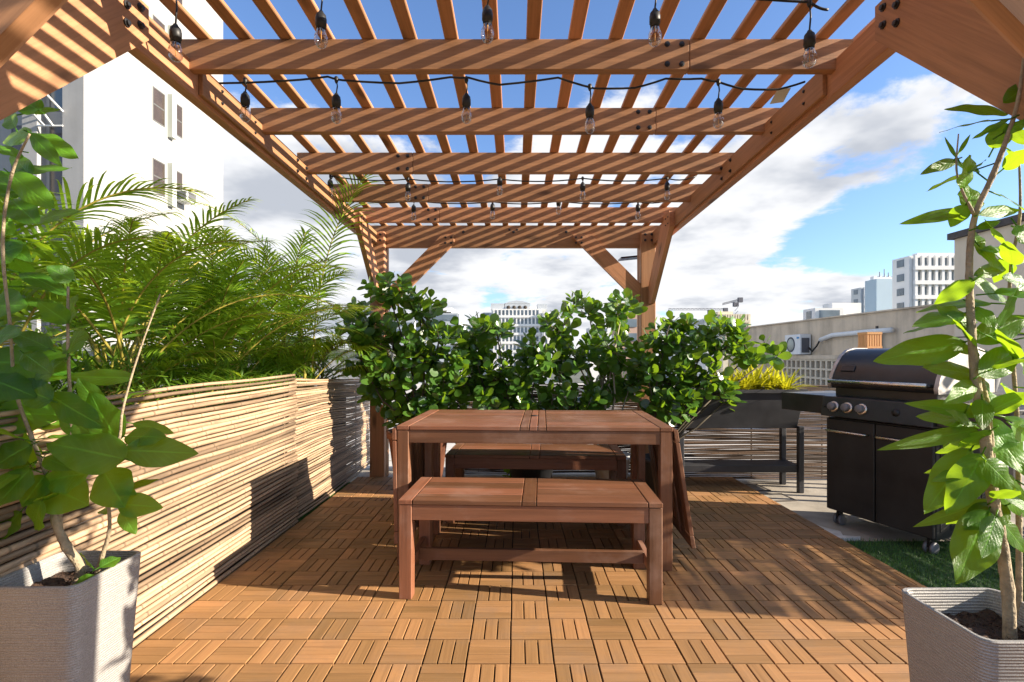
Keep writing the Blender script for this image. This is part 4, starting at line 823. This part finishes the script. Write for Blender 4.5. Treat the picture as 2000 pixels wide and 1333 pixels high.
for q in range(6):
    x = 1.62 + q * .115; y = 4.2 + rs.uniform(-.06, .06); tt = thing('yellow_bromeliad', ['yellow strap-leaved plant half hidden by the round-leaved shrub', 'yellow strap-leaved plant, second from the left in the trough', 'low yellow-green strap plant left of the tallest yellow one', 'tallest yellow strap-leaved plant in the black trough', 'spreading yellow plant right of the tallest one', 'rightmost yellow strap-leaved plant, above the trough corner'][q], 'plant', (x, y, z1 - .03), 0, 'yellow plants in the black trough')
    g = MB()
    for k in range(64):
        a = rs.uniform(0, 6.28); e = rs.uniform(.15, 1.25); ll = rs.uniform(.15, .28) * (1.25 if q == 3 else 1)
        leaf_mesh(g, (x + rs.uniform(-.03, .03), y + rs.uniform(-.03, .03), z1 - .03 + rs.uniform(0, .03)), (math.cos(a) * math.cos(e), math.sin(a) * math.cos(e), math.sin(e) + .2), (-math.cos(a), -math.sin(a), 1.2), ll, rs.uniform(.018, .028), 'strap', 6, .35, rs.uniform(.1, .45), 0, rs.random(), 1)
    g.build('leaves', 'leaf_yellow', tt)

# ================================================================== barbecue
GA = math.atan2(-.935, .354)        # local +x runs along the front, from far-left to near-right
t = thing('gas_barbecue', 'black three-burner gas barbecue with steel handles and double doors', 'barbecue', (2.0, 3.335, GZ), GA)
# local frame: x along front, y = inwards (behind the front)
def LB(name, mat, boxes, bev=.003, par=None, fn=None):
    g = MB()
    for lo, hi in boxes: g.box(lo, hi)
    return local(t, g.build(name, mat, par or t, bev, fn))
zo = -GZ; W = .63; D = .52
def Z(z): return z + zo
cab = LB('cabinet', 'grill_black', [((.0, .022, Z(.06)), (W, D, Z(.655)))])
for i, (a, b) in enumerate(((.004, W / 2 - .004), (W / 2 + .004, W - .004))):
    dr = LB('door', 'grill_door', [((a, .0, Z(.068)), (b, .0215, Z(.648)))], .004)
    g = MB(); z = Z(.575); x0, x1 = a + .02, b - .035
    g.tube([(x0, .0, z), (x0, -.028, z), (x0 + .012, -.035, z), (x1 - .012, -.035, z), (x1, -.028, z), (x1, .0, z)], .0068, 10); local(t, g.build('door_handle', 'steel', dr)); 
# control panel slanted
def slant(v): return v
g = MB(); prof = [(-.035, Z(.665)), (-.012, Z(.790)), (.10, Z(.80)), (.10, Z(.662))]
vs = []; 
for x in (-.012, W + .012):
    for (y, z) in prof: vs.append(Vector((x, y, z)))
g.add(vs, [(0, 1, 2, 3), (7, 6, 5, 4), (0, 4, 5, 1), (1, 5, 6, 2), (2, 6, 7, 3), (3, 7, 4, 0)]); pan = local(t, g.build('control_panel', 'grill_black', t, .006))
nrm = Vector((0, -.983, .181))
for x in (.075, .165, .255):
    c = Vector((x, -.0235, Z(.728))); g = MB(); g.lathe([(0.0, 0), (.034, 0), (.034, .007), (.029, .010), (0, .010)], c, 28, axis=nrm); kb = local(t, g.build('knob_bezel', 'steel', pan))
    g = MB(); g.lathe([(.0, .010), (.025, .010), (.023, .034), (.019, .037), (0, .037)], c, 24, axis=nrm); local(t, g.build('knob', 'caster', kb))
c = Vector((.45, -.0235, Z(.728))); g = MB(); g.lathe([(0.0, 0), (.022, 0), (.022, .004), (.016, .006), (.016, .012), (0, .012)], c, 20, axis=nrm); local(t, g.build('igniter_button', 'black_rubber', pan))
c = Vector((.012, -.0235, Z(.728))); g = MB(); g.lathe([(0.0, 0), (.008, 0), (.008, .003), (0, .003)], c, 12, axis=nrm); local(t, g.build('panel_screw', 'black_rubber', pan))
fb = LB('firebox', 'grill_black', [((.02, .06, Z(.657)), (W - .02, D - .02, Z(.86)))], .004)
# lid: profile in y-z, extruded along x
lp = [(.035, .845), (.03, .875), (.05, .93), (.085, .99), (.13, 1.045), (.18, 1.08), (.24, 1.095), (.36, 1.095), (.43, 1.075), (.48, 1.03), (.51, .95), (.515, .845)]
def lidmesh(x0, x1, prof):
    g = MB(); n = len(prof); vs = [Vector((x, y, Z(z))) for x in (x0, x1) for (y, z) in prof]
    g.add(vs, [tuple(range(n)), tuple(range(2 * n - 1, n - 1, -1))], None, .4, False); 
    vs2 = [v.copy() for v in vs]; g.add(vs2, [(i, n + i, n + (i + 1) % n, (i + 1) % n) for i in range(n)], None, .4, True); return g
lid = local(t, lidmesh(.016, W - .016, lp).build('lid', 'grill_black', t))
def sc(prof, s): cy, cz = .27, .95; return [(cy + (y - cy) * s, cz + (z - cz) * s) for (y, z) in prof]
for x0, x1 in ((-.006, .0155), (W - .0155, W + .006)): local(t, lidmesh(x0, x1, sc(lp, 1.03)).build('lid_end_cap', 'alu', lid, .003))
g = MB(); z = Z(.887); g.tube([(.03, -.012, z), (W - .03, -.012, z)], .0125, 14); local(t, g.build('lid_handle', 'steel', lid))
for x in (.035, W - .035): g = MB(); g.tube([(x, .045, z - .004), (x, -.012, z)], .011, 10); local(t, g.build('handle_bracket', 'black_rubber', lid))
g = MB(); m = Matrix.Translation((.10, .0755, Z(.965))) @ Matrix.Rotation(R(-32), 4, 'X'); g.box((-.045, -.012, -.022), (.045, -.004, .022), m); local(t, g.build('badge', 'cabinet_black', lid, .003))
for a, b in ((-.34, -.014), (W + .014, W + .33)):
    sh = LB('side_shelf', 'shelf_grey', [((a, .02, Z(.765)), (b, D - .04, Z(.79)))], .004)
    LB('shelf_fascia', 'grill_black', [((a, -.005, Z(.672)), (b, .0195, Z(.792)))], .005, sh)
for (x, y) in ((.05, .06), (W - .05, .06), (.05, D - .06), (W - .05, D - .06)):
    g = MB(); zc = .037
    for dx in (-.017, .017): g.lathe([(0, -.009), (.026, -.009), (.034, -.006), (.034, .006), (.026, .009), (0, .009)], (x + dx, y, zc), 18, axis=(1, 0, 0))
    ws = local(t, g.build('caster', 'caster', t)); g = MB(); g.box((x - .007, y - .022, .04), (x + .007, y + .022, .085)); g.lathe([(0, .082), (.018, .082), (.018, Z(.0595)), (0, Z(.0595))], (x, y, 0), 12); local(t, g.build('caster_fork', 'bolt', ws))
LB('side_vent_panel', 'grill_door', [((W + .0005, .05 + .09 * k, Z(.10)), (W + .003, .11 + .09 * k, Z(.62))) for k in range(5)], 0)
g = MB(); g.tube([(W + .012, .05, Z(.44)), (W + .012, D - .05, Z(.44))], .006, 8); local(t, g.build('towel_bar', 'steel', t))

# potted spiky plant right of the barbecue
t = thing('potted_spiky_plant', 'small spiky plant in a grey pot behind the barbecue', 'potted plant', (3.55, 3.90, .78))
LBz = GZ - .78
g = MB(); g.lathe([(0, -.0), (.06, -.0), (.09, .13), (.095, .14), (.085, .14), (.08, .12), (0, .12)], (0, 0, 0), 20); local(t, g.build('pot', 'greypot', t))
g = MB(); rs = random.Random(8)
for k in range(90):
    a = rs.uniform(0, 6.28); e = rs.uniform(.3, 1.4); leaf_mesh(g, (rs.uniform(-.03, .03), rs.uniform(-.03, .03), .12), (math.cos(a) * math.cos(e), math.sin(a) * math.cos(e), math.sin(e)), (-math.cos(a), -math.sin(a), 1), rs.uniform(.12, .22), .012, 'strap', 4, .2, .2, 0, rs.random(), 1)
local(t, g.build('leaves', 'leaf_under', t))
t = thing('side_table', 'low grey utility table behind the barbecue', 'table', (3.5, 3.9, GZ)); g = MB(); g.box((3.1, 3.65, .745), (4.0, 4.15, .779)); g.build('table_top', 'shelf_grey', t, .003)
for x in (3.14, 3.96):
    for y in (3.69, 4.11): g = MB(); g.box((x - .02, y - .02, GZ), (x + .02, y + .02, .7445)); g.build('leg', 'shelf_grey', t)

# ================================================================== neighbouring walls at right
WX = 8.0
g = MB(); g.box((WX, 8.98, -6), (WX + .3, 19.5, 1.995)); g.add([Vector((0,0,0))]*0, [])
w1 = g.build('parapet_wall', 'old_wall'); tag(w1, 'long weathered concrete parapet wall with streaks at right', 'wall')
g = MB(); g.box((WX - .05, 8.99, 1.997), (WX + .35, 19.6, 2.03)); g.build('coping', 'old_wall', w1)
g = MB(); g.box((WX - .025, 11.4, -6), (WX - .002, 11.46, 1.7)); g.build('downpipe', 'coping', w1)
# breeze block screen under a ledge
t = thing('breeze_block_screen', 'pale screen of square breeze blocks below the air conditioner', 'block screen', (WX - .1, 13.8, .0))
ya, yb = 11.6, 15.8; zt = 1.05; cs = .235; g = MB(); g.box((WX - .22, ya, zt - .10), (WX - .001, yb + .6, zt)); g.build('ledge', 'old_wall', t)
g = MB(); gd = MB(); ny = int((yb - ya) / cs); nz = 7
for i in range(ny + 1): g.box((WX - .19, ya + i * cs - .035, zt - .10 - nz * cs), (WX - .03, ya + i * cs + .035, zt - .1005))
for j in range(nz + 1): g.box((WX - .188, ya, zt - .12 - j * cs - .03), (WX - .032, ya + ny * cs, zt - .12 - j * cs + .018))
for i in range(ny):
    for j in range(nz):
        if (i * 7 + j * 3) % 4: gd.box((WX - .10, ya + i * cs + .06, zt - .12 - (j + 1) * cs + .04), (WX - .06, ya + (i + 1) * cs - .06 - .05 * ((i + j) % 2), zt - .12 - j * cs - .07))
g.build('block_grid', 'beige', t); gd.build('block_insert', 'beige', t); g = MB(); g.box((WX - .028, ya, zt - .12 - nz * cs), (WX - .0015, yb, zt - .101)); g.build('backing', 'breeze_dark', t)
# taller beige wall
g = MB(); g.box((WX - .4, 6.6, -6), (WX + .3, 8.95, 3.06)); w2 = g.build('beige_wall', 'beige'); tag(w2, 'tall beige rendered wall with dark coping at the right edge', 'wall')
g = MB(); g.box((WX - .47, 6.53, 3.062), (WX + .35, 9.02, 3.17)); g.build('coping', 'coping', w2)
g = MB(); g.box((WX - .406, 6.6, 1.35), (WX - .4005, 8.95, 1.37)); g.build('joint_line', 'coping', w2)
# outdoor air conditioner on the wall
t = thing('air_conditioner', 'white outdoor air conditioner unit mounted on the weathered parapet wall', 'air conditioner', (WX - .2, 14.5, 1.06))
g = MB(); g.box((WX - .33, 13.95, 1.07), (WX - .03, 14.75, 1.62)); u = g.build('casing', 'ac_white', t, .015)
g = MB(); g.lathe([(0, 0), (.21, 0), (.21, .012), (.19, .012), (.19, .004), (0, .004)], (WX - .331, 14.42, 1.345), 28, axis=(-1, 0, 0)); g.build('fan_ring', 'ac_grille', u)
g = MB()
g.lathe([(0, 0), (.17, 0), (.17, .004), (0, .004)], (WX - .336, 14.42, 1.345), 24, axis=(-1, 0, 0)); g.build('fan_guard', 'fin', u)
g = MB(); g.lathe([(0, 0), (.24, 0), (.24, .006), (0, .006)], (14.0, 0, 0), 6); 
g = MB(); g.box((14.05 * 0 + WX - .29, 13.943, 1.12), (WX - .08, 13.949, 1.52)); g.build('service_grille', 'ac_grille', u)
g = MB(); g.lathe([(0, 0), (.175, 0), (.175, .006), (0, .006)], (WX - .18, 13.949, 1.33), 24, axis=(0, -1, 0)); 
g = MB(); g.box((WX - .345, 14.0, 1.50), (WX - .3305, 14.1, 1.55)); g.build('blue_mark', 'blue_mark', u)
g = MB(); g.tube([(WX - .1, 13.93, 1.25), (WX - .12, 13.75, 1.15), (WX - .08, 13.6, 1.3), (WX - .06, 13.45, 1.5)], .022, 8); g.build('hose', 'black_rubber', t)
# white pipe
g = MB(); pp = [P(1582, 664, 13.4), P(1600, 655, 12.9), P(1660, 650, 11.9), P(1700, 647, 11.3), P(1735, 645, 10.85)]
for q in pp: q.x = WX - .1
g.tube([(q.x, q.y, q.z) for q in pp], .055, 12); w = g.build('drain_pipe', 'ac_white'); tag(w, 'white plastic pipe running along the weathered parapet wall', 'pipe')
g = MB(); q = pp[3]; g.tube([(WX - .1, q.y, q.z), (WX - .1, q.y, q.z - 1.2)], .06, 12); g.build('branch_pipe', 'ac_white', w)
# wooden slatted box beyond the barbecue
wx, wy = 4.52, 6.6
t = thing('wooden_vent_box', 'small sunlit orange wooden slatted box just above the barbecue lid', 'wooden box', (wx, wy, GZ)); 
g = MB(); g.box((wx - .03, wy - .03, GZ), (wx + .03, wy + .03, 1.14)); g.build('pedestal', 'woodbox', t)
g = MB(); g.box((wx - .095, wy - .095, 1.14), (wx + .095, wy + .095, 1.165)); g.box((wx - .095, wy - .095, 1.315), (wx + .095, wy + .095, 1.345))
for k in range(6):
    g.box((wx - .09 + k * .031, wy - .09, 1.1655), (wx - .09 + k * .031 + .022, wy - .075, 1.3145)); g.box((wx + .075, wy - .088 + k * .031, 1.1655), (wx + .09, wy - .088 + k * .031 + .02, 1.3145)); g.box((wx - .09, wy - .07 + k * .028, 1.1655), (wx - .075, wy - .07 + k * .028 + .02, 1.3145))
g.box((wx - .07, wy - .07, 1.166), (wx + .07, wy + .07, 1.314)); g.build('slatted_box', 'woodbox', t)

# ================================================================== white tower at left
TX, TY0, TY1 = -15.2, 18.45, 26.7
t = thing('white_apartment_tower', 'tall white stucco apartment tower behind the palms', 'building', (TX - 6, TY0, -26))
g = MB(); g.box((TX - 14, TY0, -26), (TX, TY1, 33)); g.build('wall', 'white_wall', t)
def yx(px): return -TX * F / (VX - px)
def window_x(px0, px1, z0, z1, mat='glass_brown', split=True):       # on the +x face
    y0, y1 = yx(px0), yx(px1); g = MB(); fr = .05
    for lo, hi in (((y0, z0), (y1, z0 + fr)), ((y0, z1 - fr), (y1, z1)), ((y0, z0 + fr), (y0 + fr, z1 - fr)), ((y1 - fr, z0 + fr), (y1, z1 - fr))): g.box((TX - .05, lo[0], lo[1]), (TX + .012, hi[0], hi[1]))
    if split: zm = (z0 + z1) / 2; g.box((TX - .05, y0 + fr, zm - .03), (TX + .010, y1 - fr, zm + .03))
    f = g.build('window', 'frame', t); g = MB(); g.box((TX - .04, y0 + fr, z0 + fr), (TX + .004, y1 - fr, z1 - fr)); g.build('pane', mat, f)
for k in range(-3, 7):
    zt = 12.3 + 3.0 * (k - 0) if True else 0
    zt = 12.3 + 3.0 * k
    window_x(298, 322, zt - 1.42, zt); window_x(337, 356, zt - 1.42, zt)
    g = MB(); g.box((TX + .001, yx(327), zt - 1.75), (TX + .22, yx(335.5), zt + .12)); g.build('shade_fin', 'fin', t)
def window_y(px0, px1, z0, z1, mat='glass_brown', trans=True):
    x0 = (px0 - VX) / F * TY0; x1 = (px1 - VX) / F * TY0; fr = .05; g = MB()
    for lo, hi in (((x0, z0), (x1, z0 + fr)), ((x0, z1 - fr), (x1, z1)), ((x0, z0 + fr), (x0 + fr, z1 - fr)), ((x1 - fr, z0 + fr), (x1, z1 - fr))): g.box((lo[0], TY0 - .012, lo[1]), (hi[0], TY0 + .05, hi[1]))
    zm = z1 - (z1 - z0) * .32; g.box((x0 + fr, TY0 - .010, zm - .03), (x1 - fr, TY0 + .05, zm + .03))
    f = g.build('window', 'frame', t); g = MB(); g.box((x0 + fr, TY0 - .004, z0 + fr), (x1 - fr, TY0 + .04, z1 - fr)); g.build('pane', mat, f)
for k in range(-2, 6):
    zt = 9.27 + 3.0 * k; window_y(97, 137, zt - 2.5, zt, 'glass_brown' if k < 1 else 'glass_grey'); window_y(22, 57, zt - 1.6 + .05 * k, zt)
    window_y(-60, -20, zt - 2.5, zt)
for px0, px1 in ((137.5, 178), (60, 90)):
    g = MB(); x0 = (px0 - VX) / F * TY0; x1 = (px1 - VX) / F * TY0
    g.box((x0 + .02, TY0 - .35, -26), (x1 - .004 if px0 < 100 else TX + .0, TY0 - .001, 33)); g.build('pilaster', 'white_wall', t)
# window air conditioner of the tower
y0, y1 = yx(339), yx(357); g = MB(); g.box((TX + .013, y0, 7.90), (TX + .62, y1, 8.38)); o = g.build('window_air_conditioner', 'ac_white', None, .01); tag(o, 'small white box air conditioner sticking out of a tower window', 'air conditioner')
g = MB(); g.box((TX + .6202, y0 + .04, 7.94), (TX + .632, y1 - .04, 8.34)); g.build('grille', 'ac_grille', o); g = MB(); g.box((TX + .1, y0 - .008, 7.96), (TX + .55, y0 - .0005, 8.32)); g.build('side_louvre', 'ac_grille', o)
# metal awning bracket
g = MB(); bx = (110 - VX) / F * TY0
for (a, b) in (((-.35, -1.15, 9.75), (.55, -1.15, 9.95)), ((-.35, -1.15, 9.75), (-.35, -.36, 9.55)), ((.55, -1.15, 9.95), (.55, -.36, 9.6)), ((.1, -1.15, 9.85), (.2, -.36, 9.1)), ((-.35, -1.15, 9.75), (-.1, -.36, 9.1)), ((-.35, -.36, 9.1), (.55, -.36, 9.1))): g.beam((bx + a[0], TY0 + a[1], a[2]), (bx + b[0], TY0 + b[1], b[2]), .05, .05)
tag(g.build('awning_bracket', 'ac_white'), 'bare white metal awning bracket on the shaded face of the tower', 'bracket')
# low white structure behind the palms and behind the left of the shrubs
g = MB(); g.box((-15, 12.6, -6), (-3.0, 13.0, 1.15)); w_ = g.build('low_white_wall', 'white_wall'); tag(w_, 'low white parapet wall glimpsed behind the palms', 'wall')
g = MB(); g.box((-15.1, 12.5, 1.152), (-2.95, 13.1, 1.22)); g.build('coping', 'fin', w_)

# ================================================================== skyline
def far_block(name, label, px0, px1, ytop, dist, depth, wallm, floors=0, fh=3.2, bands=True, group='buildings on the skyline', zb=-26, roof=None, cols=0, glass='farglass', skip=0):
    x0 = (px0 - VX) / F * dist; x1 = (px1 - VX) / F * dist; zt = H0 + (VY - ytop) / F * dist
    t = thing(name, label, 'building', ((x0 + x1) / 2, dist, zb), 0, group)
    g = MB(); g.box((x0, dist, zb), (x1, dist + depth, zt)); g.build('wall', wallm, t)
    side = x0 > 0
    for k in range(floors):
        z = zt - skip - (k + 1) * fh
        if z < -6: break
        g = MB(); g.box((x0 + 1.0, dist - .15, z + fh * .30), (x1 - 1.0, dist - .001, z + fh * .86)); f = g.build('window_band', glass, t)
        if cols:
            g = MB()
            for c in range(cols + 1):
                x = x0 + 1.0 + (x1 - x0 - 2.0) * c / cols; g.box((x - .28, dist - .7, z), (x + .28, dist - .151, z + fh))
            g.box((x0 + .6, dist - .9, z - .001), (x1 - .6, dist - .16, z + fh * .27)); g.build('balcony', wallm, f)
        if side: g = MB(); g.box((x0 - .12, dist + 1.5, z + fh * .34), (x0 - .001, dist + depth - 1.5, z + fh * .84)); g.build('side_window_band', glass, t)
    if roof:
        for (a, b, y, m) in roof:
            xa = (a - VX) / F * dist; xb = (b - VX) / F * dist; zz = H0 + (VY - y) / F * dist; g = MB(); g.box((xa, dist + 2, zt + .01), (xb, dist + depth * .7, zz)); g.build('roof_block', m, t)
    return t
hz = far_block('hotel_block', 'wide grey and white hotel block with banded balconies on the middle of the skyline', 960, 1058, 604, 210, 24, 'whitepaint', 10, 3.55, cols=12, roof=[(958, 985, 592, 'greyfacade'), (986, 1034, 593, 'greyfacade'), (1050, 1069, 593, 'greyfacade'), (1035, 1049, 598, 'whitepaint')])
g = MB(); d_ = 211; xa, xb = (984 - VX) / F * d_, (1036 - VX) / F * d_; zz = H0 + (VY - 593) / F * d_
g.prism([(xa, zz), (xb, zz), (xb - 2, zz + .8), ((xa + xb) / 2, zz + 1.3), (xa + 2, zz + .8)], 1, d_ + 1, d_ + 14); g.build('curved_roof', 'greyfacade', hz)
for k in range(4):
    g = MB(); x = (993 + k * 11 - VX) / F * d_; g.lathe([(0, 0), (.75, 0), (.75, .2), (0, .2)], (x, d_ - .02 + 1.0 - .1, zz - 1.6), 16, axis=(0, -1, 0)); g.build('arched_opening', 'breeze_dark', hz)
far_block('apartment_block', 'grey wing with dark bands left of the wide hotel', 943, 959.5, 611, 214, 20, 'greyfacade', 9, 3.5)
far_block('apartment_block', 'narrow white balconied wing at the right of the wide hotel', 1058.5, 1075, 610, 208, 18, 'whitepaint', 9, 3.5, cols=1)
far_block('apartment_block', 'low white block with rooftop box left of the hotel', 812, 898, 612, 170, 20, 'greyfacade', 4, 3.4, roof=[(850, 880, 600, 'whitepaint'), (838, 893, 609, 'whitepaint')])
far_block('apartment_block', 'pale hazy block seen past the left post', 735, 810, 616, 260, 20, 'greyfacade', 3)
far_block('apartment_block', 'small pink block behind the right post', 1213, 1252, 592, 120, 12, 'pinkfacade', 4, 3.3)
far_block('apartment_block', 'small white block between the shrubs near the hotel', 1152, 1190, 640, 260, 14, 'whitepaint', 3)
far_block('apartment_block', 'cream block with square windows below the tower cranes', 1412, 1466, 614, 190, 8, 'creamfacade', 4, 3.2, cols=9, roof=[(1406, 1436, 608, 'creamfacade')])
far_block('apartment_block', 'low grey block left of the cream block', 1378, 1411, 622, 210, 18, 'greyfacade', 3)
far_block('apartment_block', 'distant grey block just right of the right post', 1316, 1350, 625, 320, 20, 'greyfacade', 2)
far_block('apartment_block', 'low white flat-roofed block behind the weathered wall', 1592, 1648, 602, 120, 5, 'whitepaint', 2, 3.6)
far_block('apartment_block', 'plain pale grey block stepping up behind the weathered wall', 1626, 1682, 592, 124, 4, 'whitepaint', 0)
far_block('apartment_block', 'slim dark glazed block left of the bluish tower', 1681, 1711, 562, 175, 5, 'greyfacade', 8, 3.2, cols=4)
far_block('apartment_tower', 'plain bluish grey tower with rooftop masts', 1712, 1772, 545, 150, 5, 'bluefacade', 0, roof=[(1716, 1768, 538, 'whitepaint')])
far_block('apartment_tower', 'large white high-rise with balconies on the right of the skyline', 1776, 1912, 500, 110, 5, 'whitepaint', 9, 3.1, cols=9, roof=[(1806, 1912, 491, 'whitepaint')])
# rooftop masts
bt = [o for o in bpy.data.objects if o.get('label', '').startswith('plain bluish grey tower')][0]
for k, px in enumerate((1718, 1727, 1735, 1744, 1752, 1760, 1767)):
    q = P(px, 538, 152); g = MB(); g.tube([(q.x, 152, q.z - .5), (q.x, 152, q.z + (1.0, 1.8, .8, 1.5, 2.6, 1.1, 1.7)[k])], .12, 5); g.build('mast', 'crane', bt)
def crane(label, px, yt, yb, jl, jr, yj, dist, tilt=0):
    b = P(px, yb, dist); tp = P(px, yt, dist); t = thing('tower_crane', label, 'crane', (b.x, dist, -26), 0, 'tower cranes on the skyline')
    g = MB(); h = tp.z + 26; s = .9
    for dx in (-s, s):
        for dy in (-s, s): g.beam((b.x + dx, dist + dy, -26), (b.x + dx, dist + dy, tp.z), .28, .28)
    z = max(-26, b.z - 10); k = 0
    while z < tp.z - 2: g.beam((b.x - s, dist - s, z), (b.x + s, dist - s, z + 2), .2, .2); z += 2
    g.build('mast', 'crane', t)
    l = P(jl, yj, dist); r = P(jr, yj - tilt, dist); g = MB(); n = 16
    a = Vector((l.x, dist, l.z)); c = Vector((r.x, dist, r.z))
    g.beam(a, c, .25, .25); g.beam(a + Vector((0, 0, .9)), c + Vector((0, 0, .9)), .22, .22)
    for i in range(n): g.beam(a.lerp(c, i / n), a.lerp(c, (i + .5) / n) + Vector((0, 0, .9)), .14, .14); g.beam(a.lerp(c, (i + .5) / n) + Vector((0, 0, .9)), a.lerp(c, (i + 1) / n), .14, .14)
    g.build('jib', 'crane', t)
    g = MB(); g.box((tp.x - 1.3, dist - 1, tp.z - 2.6), (tp.x + 1.3, dist + 1, tp.z - .3)); g.build('cab', 'crane', t)
    g = MB(); e = max((a, c), key=lambda q: q.x); g.box((e.x - 2.4, dist - .8, e.z - 1.4), (e.x, dist + .8, e.z + 1.2)); g.build('counterweight', 'crane', t)
crane('tower crane with a long horizontal jib, left of the other crane', 1387, 605, 625, 1305, 1421, 606, 300)
crane('tower crane with a raised jib, right of the other crane', 1437, 590, 615, 1411, 1450, 596, 280, 10)
